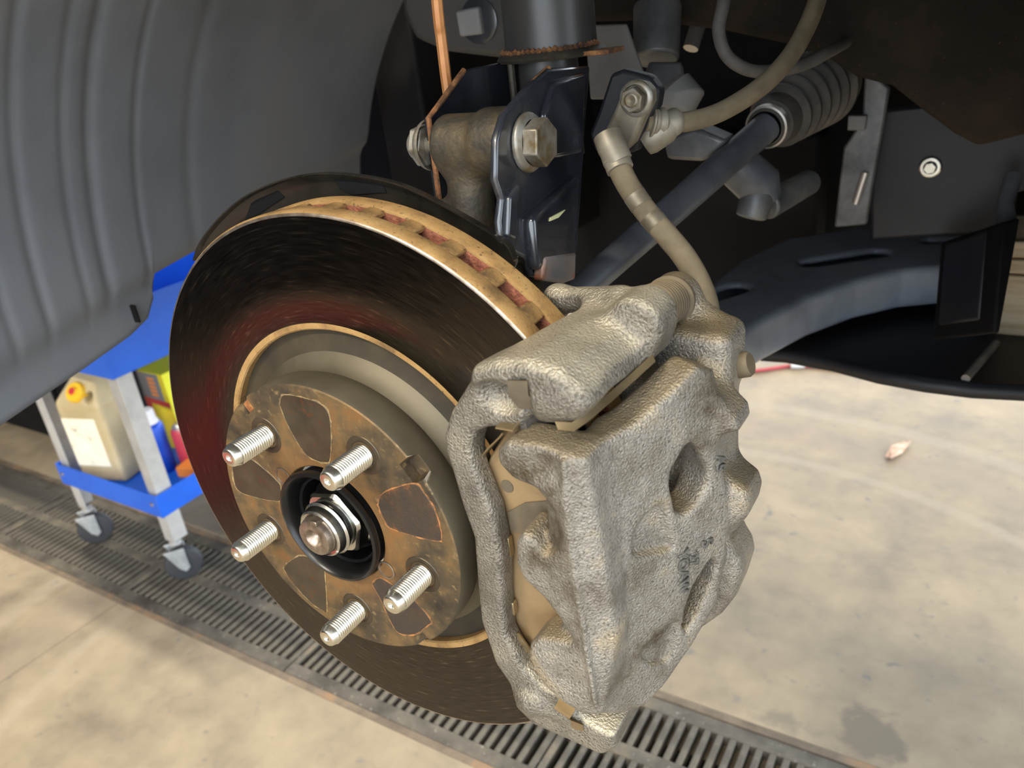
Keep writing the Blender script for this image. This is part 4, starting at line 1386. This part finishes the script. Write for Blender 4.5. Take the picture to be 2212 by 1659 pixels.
# strip bracket and splash panel on the right
sb = empty('support_bracket', tuple(PY(1840, 485, 560)), 'scuffed bare metal support strip standing right of the bellows', 'bracket')
MB().prism([PY(x, y, 560) for x, y in [(1868, 150), (1922, 190), (1910, 262), (1898, 330), (1885, 400), (1872, 486), (1802, 492), (1812, 400), (1822, 320), (1862, 260)]], (0, 8, 0)).build('strip', 'alloy', sb, bevel=2)
MB().prism([PY(x, y, 552) for x, y in [(1832, 250), (1872, 250), (1868, 282), (1830, 282)]], (0, 8, 0)).build('tab', 'plate_grey', sb, bevel=1)
MB().tube([PY(1870, 372, 554), PY(1848, 440, 554)], 3.2, 10).build('rod', 'clamp', sb)
spn = empty('splash_panel', tuple(PY(2050, 490, 600)), 'matt black splash panel fixed by one pale round bolt', 'splash panel')
MB().prism([PY(x, y, 600) for x, y in [(1880, 240), (2260, 200), (2260, 400), (2190, 420), (2185, 500), (1880, 520)]], (0, 12, 0)).build('panel', 'tray', spn, bevel=3)
c = PY(2010, 361, 599)
bt = MB().lathe([(9.5, 1), (9.8, -1.5), (8.8, -2.6), (6.0, -2.6)], c, (0, 1, 0), 32)
bt.prism([(c[0] + a, c[1] - 2.4, c[2] + b) for a, b in hexpoly(5.6, 6, 0.2)], (0, -4, 0))
bt.build('panel_bolt', 'zinc', spn, bevel=0.6)

# ------------------------------------------------------------------ lower control arm
zt = -62.0
LO, HI, ST = (-60, 250, -122), (300, 860, -56), 3.0
X, Y, Z = grid(LO, HI, ST)
near = [(1470, 880), (1530, 800), (1570, 742), (1650, 692), (1750, 642), (1850, 607), (1950, 584), (2050, 574), (2150, 572)]
far = [(2150, 492), (2000, 485), (1850, 490), (1700, 512), (1600, 560), (1500, 640), (1420, 760), (1400, 850)]
poly = [tuple(PZ(x, y, zt)[:2]) for x, y in near + far]
d = ext_sd(poly_sd(X, Y, poly), abs(Z - (zt - 22)) - 22, 7)
inner = ext_sd(poly_sd(X, Y, poly) + 8, abs(Z - (zt - 21)) - 14, 3)
d = smax(d, -inner, 2)
for a, b, r in (((1755, 567), (1895, 545), 13), ((2008, 519), (2046, 519), 10), ((1530, 640), (1590, 622), 14)):
    A, B = PZ(*a, zt), PZ(*b, zt)
    d = smax(d, -np.maximum(cap_sd(X, Y, Z * 0, (A[0], A[1], 0), (B[0], B[1], 0), r), zt - 20 - Z), 2)
lca = field_obj('control_arm', d.astype(np.float32), LO, ST, 'lca')
tag(lca, 'broad curved black lower control arm with slotted holes', 'control arm')
# rear bushing bracket
rb = empty('arm_bracket', tuple(PZ(2160, 660, -80)), 'dark upright bracket holding the control arm beside the wooden block', 'bracket')
q0, q1, q2, q3 = (2128, 500), (2166, 490), (2152, 705), (2112, 690)
MB().prism([PD(*p, 640) for p in (q0, q1, q2, q3)], CF * 60).build('bracket_web', 'tray', rb, bevel=2)
MB().prism([PD(*p, 620) for p in ((2166, 480), (2205, 470), (2160, 720), (2146, 720))], CF * 90).build('bracket_side', 'black', rb, bevel=2)
MB().tube([PD(2190, 380, 660), PD(2172, 440, 655), (PD(2175, 490, 650))], [7, 6, 8], 12).build('weld_ridge', 'tierod', rb)

# lower subframe / under tray
uz = -128.0
ut = empty('under_tray', tuple(PZ(1950, 800, uz)), 'black under tray sweeping below the control arm', 'under tray')
tp = [(1640, 770), (1700, 772), (1800, 792), (1900, 820), (2000, 840), (2100, 852), (2300, 862), (2300, 600), (1900, 560), (1700, 640)]
MB().prism([PZ(x, y, uz) for x, y in tp], (0, 0, 10)).build('tray_panel', 'tray', ut, bevel=4)
lipp = [PZ(x, y, uz + 2) for x, y in [(1645, 764), (1700, 768), (1800, 786), (1900, 812), (2000, 830), (2100, 842), (2300, 852)]]
MB().tube(lipp, 8, 12).build('rolled_edge', 'tray', ut)
MB().tube([PZ(2086, 818, uz + 12), PZ(2152, 742, uz + 12)], 4, 8).build('rib', 'alloy', ut)

# lifting pad block
wb = empty('wood_block', tuple(PD(2200, 735, 800)), 'weathered wooden lift block at the right edge', 'wood block')
o0 = PD(2150, 722, 800)
for i, (h0, h1, mk) in enumerate(((0, 62, 'wood'), (64, 78, 'wood'), (80, 96, 'wood'), (98, 122, 'knuckle'))):
    MB().box((o0[0] + 85, o0[1] + 60, o0[2] + (h0 + h1) / 2), (170, 120, h1 - h0)).build('plank', mk, wb, bevel=1.5)

# ------------------------------------------------------------------ wheel-well liner
RL, ZC = 332.0, 20.0
lip = [(-60, 0.0), (0, -6.0), (75, 8.0), (122, 18.0), (142, 26), (152, 40.0), (156, 62.0), (190, 66.0), (260, 72.0), (430, 80.0)]


def zbot(y):
    for (a, za), (b, zb) in zip(lip[:-1], lip[1:]):
        if a <= y <= b:
            return za + (zb - za) * (y - a) / (b - a)
    return lip[-1][1]


ribs = [(-35, 3.0, 1.7), (2, 3.0, 1.6), (30, 3.5, 1.4), (58, 3.5, 1.9), (92, 3.0, 1.4), (112, 4.5, 2.6), (150, 3.0, 1.5), (200, 6, 1.2), (330, 50, 1.5)]


def liner_pt(y, th, z=None):
    dr = 0
    for c0, w_, h_ in ribs:
        dr -= h_ * math.exp(-((y - c0 - 0.05 * 60 * (th - math.pi)) / w_) ** 2)
    return RL - dr, th


cols = sorted(set([-60 + i * 2.45 for i in range(201)] + [142, 152, 156]))
V, F = [], []
NT = 56
for y in cols:
    zb = zbot(y)
    th0 = math.pi + math.asin(max(-1, min(1, (ZC - zb) / RL)))
    thc = math.pi + math.asin((ZC - 55) / RL)
    for j in range(NT + 1):
        t = j / NT
        th = th0 + (math.radians(52) - th0) * (t ** 1.25)
        z_ = ZC + RL * math.sin(th)
        r, _ = liner_pt(y, th)
        crease = 30 + 0.20 * max(y, 0)
        f_ = 1 / (1 + math.exp(-(z_ - crease) / 3.0))
        flare = (1 - f_) * 10
        r = RL + (r - RL) * f_ + flare
        V.append((r * math.cos(th), y, ZC + r * math.sin(th)))
nT = NT + 1
for i in range(len(cols) - 1):
    for j in range(NT):
        F.append((i * nT + j, (i + 1) * nT + j, (i + 1) * nT + j + 1, i * nT + j + 1))
ln_ = MB().add(V, F).build('fender_liner', 'liner', angle=60)
sd = ln_.modifiers.new('thick', 'SOLIDIFY')
sd.thickness = 0.0025
sd.offset = 1
tag(ln_, 'ribbed dark grey plastic fender liner curving over the left of the wheel well', 'fender liner')
MB().box((-(RL + 3), 128, 36), (6, 2.0, 15)).build('drain_slot', 'black', ln_)

# ================================================================== service cart with supplies
cx0, cx1, cy0, cy1 = -1450.0, -1108.0, 502.0, 1120.0
ct = empty('service_cart', ((cx0 + cx1) / 2, (cy0 + cy1) / 2, FLOOR), 'blue and grey two-tray service cart on casters', 'cart')


def tray(z0, z1, name):
    t = MB()
    th = 2.5
    t.box(((cx0 + cx1) / 2, (cy0 + cy1) / 2, z0 + 8), (cx1 - cx0 + 16, cy1 - cy0 + 16, th))
    for x in (cx0 - 8, cx1 + 8):
        t.box((x, (cy0 + cy1) / 2, (z0 + z1) / 2), (th, cy1 - cy0 + 18, z1 - z0))
    for y in (cy0 - 8, cy1 + 8):
        t.box(((cx0 + cx1) / 2, y, (z0 + z1) / 2), (cx1 - cx0 + 18, th, z1 - z0))
    return t.build(name, 'blue', ct, bevel=1)


tl = tray(-614, -562, 'lower_tray')
tu = tray(-304, -178, 'upper_tray')
tag(tl, 'blue lower tray holding jug, cans and box')
for (x, y) in ((cx1 - 12, cy0 - 9.4), (cx0 + 8, cy0 - 9.4)):
    MB().lathe([(5, 0.5), (5, -1.5), (3, -2.8), (0.01, -2.8)], (x, y, -585), (0, 1, 0), 14).build('bolt', 'zinc', ct)
for x, sx in ((cx0, 1), (cx1, -1)):
    for y, sy in ((cy0, 1), (cy1, -1)):
        g_ = MB()
        g_.box((x + sx * 0, y + sy * 17, -450), (3, 34, 466))
        g_.box((x + sx * 14, y + sy * 1.5, -450), (28, 3, 466))
        g_.build('leg', 'leg_steel', ct, bevel=0.8)
        cz = FLOOR + 38
        cst = MB().lathe([(9, 0), (12, 2), (12, 10), (7, 12), (7, 16)], (x + sx * 12, y + sy * 10, FLOOR + 76), (0, 0, 1), 20).build('caster', 'leg_steel', ct)
        wx, wy = x + sx * 12 + 16, y + sy * 10 - 6
        MB().lathe([(5, -11), (30, -11), (36, -9), (38, -4), (38, 4), (36, 9), (30, 11), (5, 11)], (wx, wy, cz), (0.80, -0.6, 0), 32).build('wheel', 'tyre', cst)
        fk = MB()
        for s in (-1, 1):
            ox, oy = 0.8 * 15 * s, -0.6 * 15 * s
            ux, uy = 0.6, 0.8
            fk.prism([(wx + ox - ux * 30, wy + oy - uy * 30, FLOOR + 80), (wx + ox + ux * 10, wy + oy + uy * 10, FLOOR + 80), (wx + ox + ux * 12, wy + oy + uy * 12, cz - 6), (wx + ox + ux * 2, wy + oy + uy * 2, cz - 14), (wx + ox - ux * 9, wy + oy - uy * 9, cz - 4)], (0.8 * 2.2 * s, -0.6 * 2.2 * s, 0))
        fk.build('fork', 'fork', cst, bevel=1.2)

tz = -604.5
# oil jug
jb = PZ(252, 1046, tz)
jx, jy = jb[0] - 52, jb[1] + 42
jg = empty('oil_jug', (jx, jy, tz), 'grubby translucent beige plastic jug with a yellow cap', 'jug')
LO, HI, ST = (jx - 66, jy - 56, tz - 3), (jx + 66, jy + 56, tz + 236), 2.4
X, Y, Z = grid(LO, HI, ST)
prof = [(jx - 54, tz), (jx + 54, tz), (jx + 54, tz + 165), (jx + 34, tz + 205), (jx + 22, tz + 226), (jx - 18, tz + 226), (jx - 54, tz + 172)]
d = ext_sd(poly_sd(X, Z, prof), abs(Y - jy) - 44, 9)
d = smax(d, (-(Y - jy) - 44) * 0.75 + (Z - tz - 165) * 0.62 - 2, 6)
d = smax(d, -cap_sd(X, Y, Z, (jx + 26, jy - 60, tz + 180), (jx + 26, jy + 60, tz + 180), 9), 4)
field_obj('jug_body', d.astype(np.float32), LO, ST, 'jug', jg)
MB().box((jx - 8, jy - 44.4, tz + 88), (80, 1.0, 104)).build('label', 'jug_label', jg, bevel=0.4)
cp = np.array([jx - 2, jy - 26, tz + 186.0])
cdir = Vector((0, -0.75, 0.62))
MB().lathe([(0.01, 16), (9, 16), (10, 12), (18, 12), (20, 8), (20, -6), (17, -8)], cp, cdir, 26).build('cap', 'cap', jg)
MB().lathe([(0.01, 17), (7, 17), (7.5, 15.6)], cp, cdir, 20).build('cap_mark', 'red', jg)


jg.rotation_euler.z = math.radians(16)
jg.scale = (1.08, 1.08, 1.12)


def can(px, py, r, h, m_body, name, label, cat, capm='white', hcap=30):
    b = PZ(px, py, tz)
    t = empty(name, (b[0], b[1], tz), label, cat)
    MB().lathe([(0.01, 0), (r - 1, 0), (r, 2), (r, h - 8), (r - 2, h - 3), (r * 0.72, h + 3), (r * 0.66, h + 3)], (b[0], b[1], tz), (0, 0, 1), 36).build('can_body', m_body, t)
    MB().lathe([(r * 0.80, h - 1), (r * 0.76, h + 5), (r * 0.66, h + 6), (r * 0.62, h + hcap), (r * 0.5, h + hcap + 3), (0.01, h + hcap + 3)], (b[0], b[1], tz), (0, 0, 1), 30).build('cap', capm, t)
    return t, b


t, b = can(357, 1014, 26, 118, 'can_blue', 'spray_can', 'blue spray can with white nozzle cap in the lower tray', 'spray can')
for (z0, z1, w_, mk) in ((70, 92, 0.9, 'white'), (62, 64, 1.1, 'red'), (30, 34, 0.9, 'white'), (38, 41, .9, 'white'), (45, 48, .9, 'white'), (52, 55, .8, 'white'), (20, 24, 0.8, 'white'), (1, 8, 1.6, 'red')):
    MB().lathe([(26.3, z0), (26.3, z1)], (b[0], b[1], tz), (0, 0, 1), 16, a0=-w_ + 0.6, a1=w_ + 0.6).build('printed_band', mk, t)
can(416, 1000, 24, 92, 'can_red', 'spray_can', 'red spray can with grey shoulder in the lower tray', 'spray can', 'clamp', 8)

bb = PZ(338, 985, tz)
bx = empty('carton', (bb[0] + 20, bb[1] + 60, tz), 'yellow carton with red and grey print behind the spray cans', 'carton')
bw, bl, bh = 92, 150, 196
c0 = (bb[0] - 38, bb[1] + 42)
MB().box((c0[0] + bw / 2, c0[1] + bl / 2, tz + bh / 2), (bw, bl, bh)).build('box', 'yellow_bright', bx, bevel=1)
yf = c0[1] - 0.5
MB().box((c0[0] + bw / 2, yf, tz + bh / 2), (bw - 1, 0.8, bh - 2)).build('front_print', 'yellow', bx)
MB().box((c0[0] + bw / 2 - 8, yf - 0.5, tz + bh - 36), (bw - 18, 0.8, 68)).build('front_print', 'grey_print', bx)
MB().prism([(c0[0] + 1, yf - 0.6, tz + bh - 66), (c0[0] + bw - 1, yf - 0.6, tz + bh - 70), (c0[0] + bw - 1, yf - 0.6, tz + bh - 84), (c0[0] + 20, yf - 0.6, tz + bh - 80), (c0[0] + 20, yf - 0.6, tz + 20), (c0[0] + 1, yf - 0.6, tz + 20)], (0, -0.6, 0)).build('front_print', 'red', bx)
for i in range(5):
    MB().box((c0[0] + 46, yf - 1.1, tz + bh - 16 - i * 10), (24, 0.6, 6)).build('print_mark', 'orange', bx)
ob = PZ(412, 1042, tz)
tag(MB().box((ob[0] - 28, ob[1] + 50, tz + 12), (60, 80, 24), Matrix.Rotation(0.25, 3, 'Z')).build('orange_carton', 'orange', bevel=2), 'flat orange carton beside the red spray can', 'carton')

# ------------------------------------------------------------------ things on the floor
fz = FLOOR + 6
hp_ = [PZ(x, y, fz) for x, y in [(1480, 812), (1560, 806), (1640, 800), (1720, 790), (1800, 796), (1880, 802), (1990, 830)]]
ah = empty('air_hose', tuple(PZ(1720, 790, FLOOR)), 'thin red air hose lying on the far floor with white coupling', 'air hose')
MB().tube(spline(hp_, 6), 5.5, 10).build('hose', 'hose_red', ah)
a, b = PZ(1708, 789, fz + 4), PZ(1738, 788, fz + 4)
MB().tube([a, (a + b) / 2, b], [9, 11, 9], 14).build('coupling', 'white', ah)
lf = [PZ(x, y, FLOOR + 3) for x, y in [(1912, 988), (1925, 970), (1955, 955), (1967, 960), (1950, 978), (1925, 996)]]
tag(MB().prism([tuple(p + np.array([0, 0, (i % 2) * 7])) for i, p in enumerate(lf)], (0, 0, 2.5)).build('dry_leaf', 'chip', smooth=False), 'small curled pale dry leaf on the concrete', 'leaf')

# ------------------------------------------------------------------ across the shop (toolbox mirrored in the disc; cabinets added as dark backdrops)


def chest(name, x, y, w, dp, h, rot, material, label, nd, cat):
    t = empty(name, (x, y, FLOOR), label, cat)
    Rz = Matrix.Rotation(math.radians(rot), 3, 'Z')
    MB().box((x, y, FLOOR + h / 2 + 20), (w, dp, h - 40), Rz).build('cabinet_body', material, t, bevel=5)
    for i in range(nd):
        dv_ = Rz @ Vector((0, dp / 2 + 6, 0))
        hh = (h - 80) / nd
        o = MB().box((x + dv_.x, y + dv_.y, FLOOR + 50 + (i + 0.5) * hh), (w - 50, 14, hh - 12), Rz).build('drawer', material, t, bevel=3)
        dv_ = Rz @ Vector((0, dp / 2 + 22, 0))
        MB().box((x + dv_.x, y + dv_.y, FLOOR + 50 + (i + 0.8) * hh), (w * 0.6, 18, 14), Rz).build('handle', 'shaft', o, bevel=3)
    return t


chest('tool_box', -1330, -740, 560, 300, 190, -58, 'can_red', 'low red toolbox on the floor, mirrored in the disc face', 2, 'toolbox')
chest('reflection_cabinet', -2050, -1750, 2600, 420, 1150, -42, 'black', 'wide black cabinet added out of view to darken the disc reflection', 5, 'cabinet')  # added out of view so the disc mirrors something dark
chest('backdrop_cabinet', -2500, 950, 1300, 420, 900, 180, 'black', 'black cabinet added as a dark backdrop beyond the blue cart', 4, 'cabinet')  # added to give a dark background beyond the cart

# ------------------------------------------------------------------ the car's outer skin round the wheel arch (out of view, added to shade the wheel well)
arch = [(370 * math.cos(a), 20 + 370 * math.sin(a)) for a in [math.radians(190 - i * 5) for i in range(41)]]
outl = [(arch[0][0], -110), (-1000, -60), (-1000, 560), (-400, 640), (900, 760), (1700, 780), (1700, -170), (arch[-1][0], -170)]
pts = [(x, -100, z) for x, z in arch] + [(x, -100, z) for x, z in reversed(outl)]
fd = empty('car_body', (0, -96, -170), 'unseen dark outer fender and bonnet of the raised car, added to shade the wheel well', 'car body')
MB().prism(pts, (0, 8, 0)).build('fender_skin', 'strut', fd, bevel=2, smooth=False)
MB().box((540, 600, 310), (40, 860, 880)).build('arch_shade_wall', 'black', fd, bevel=3)  # unseen wall added to darken the inside of the wheel well
MB().box((350, 750, 775), (2700, 1700, 12)).build('bonnet', 'strut', fd, bevel=3)
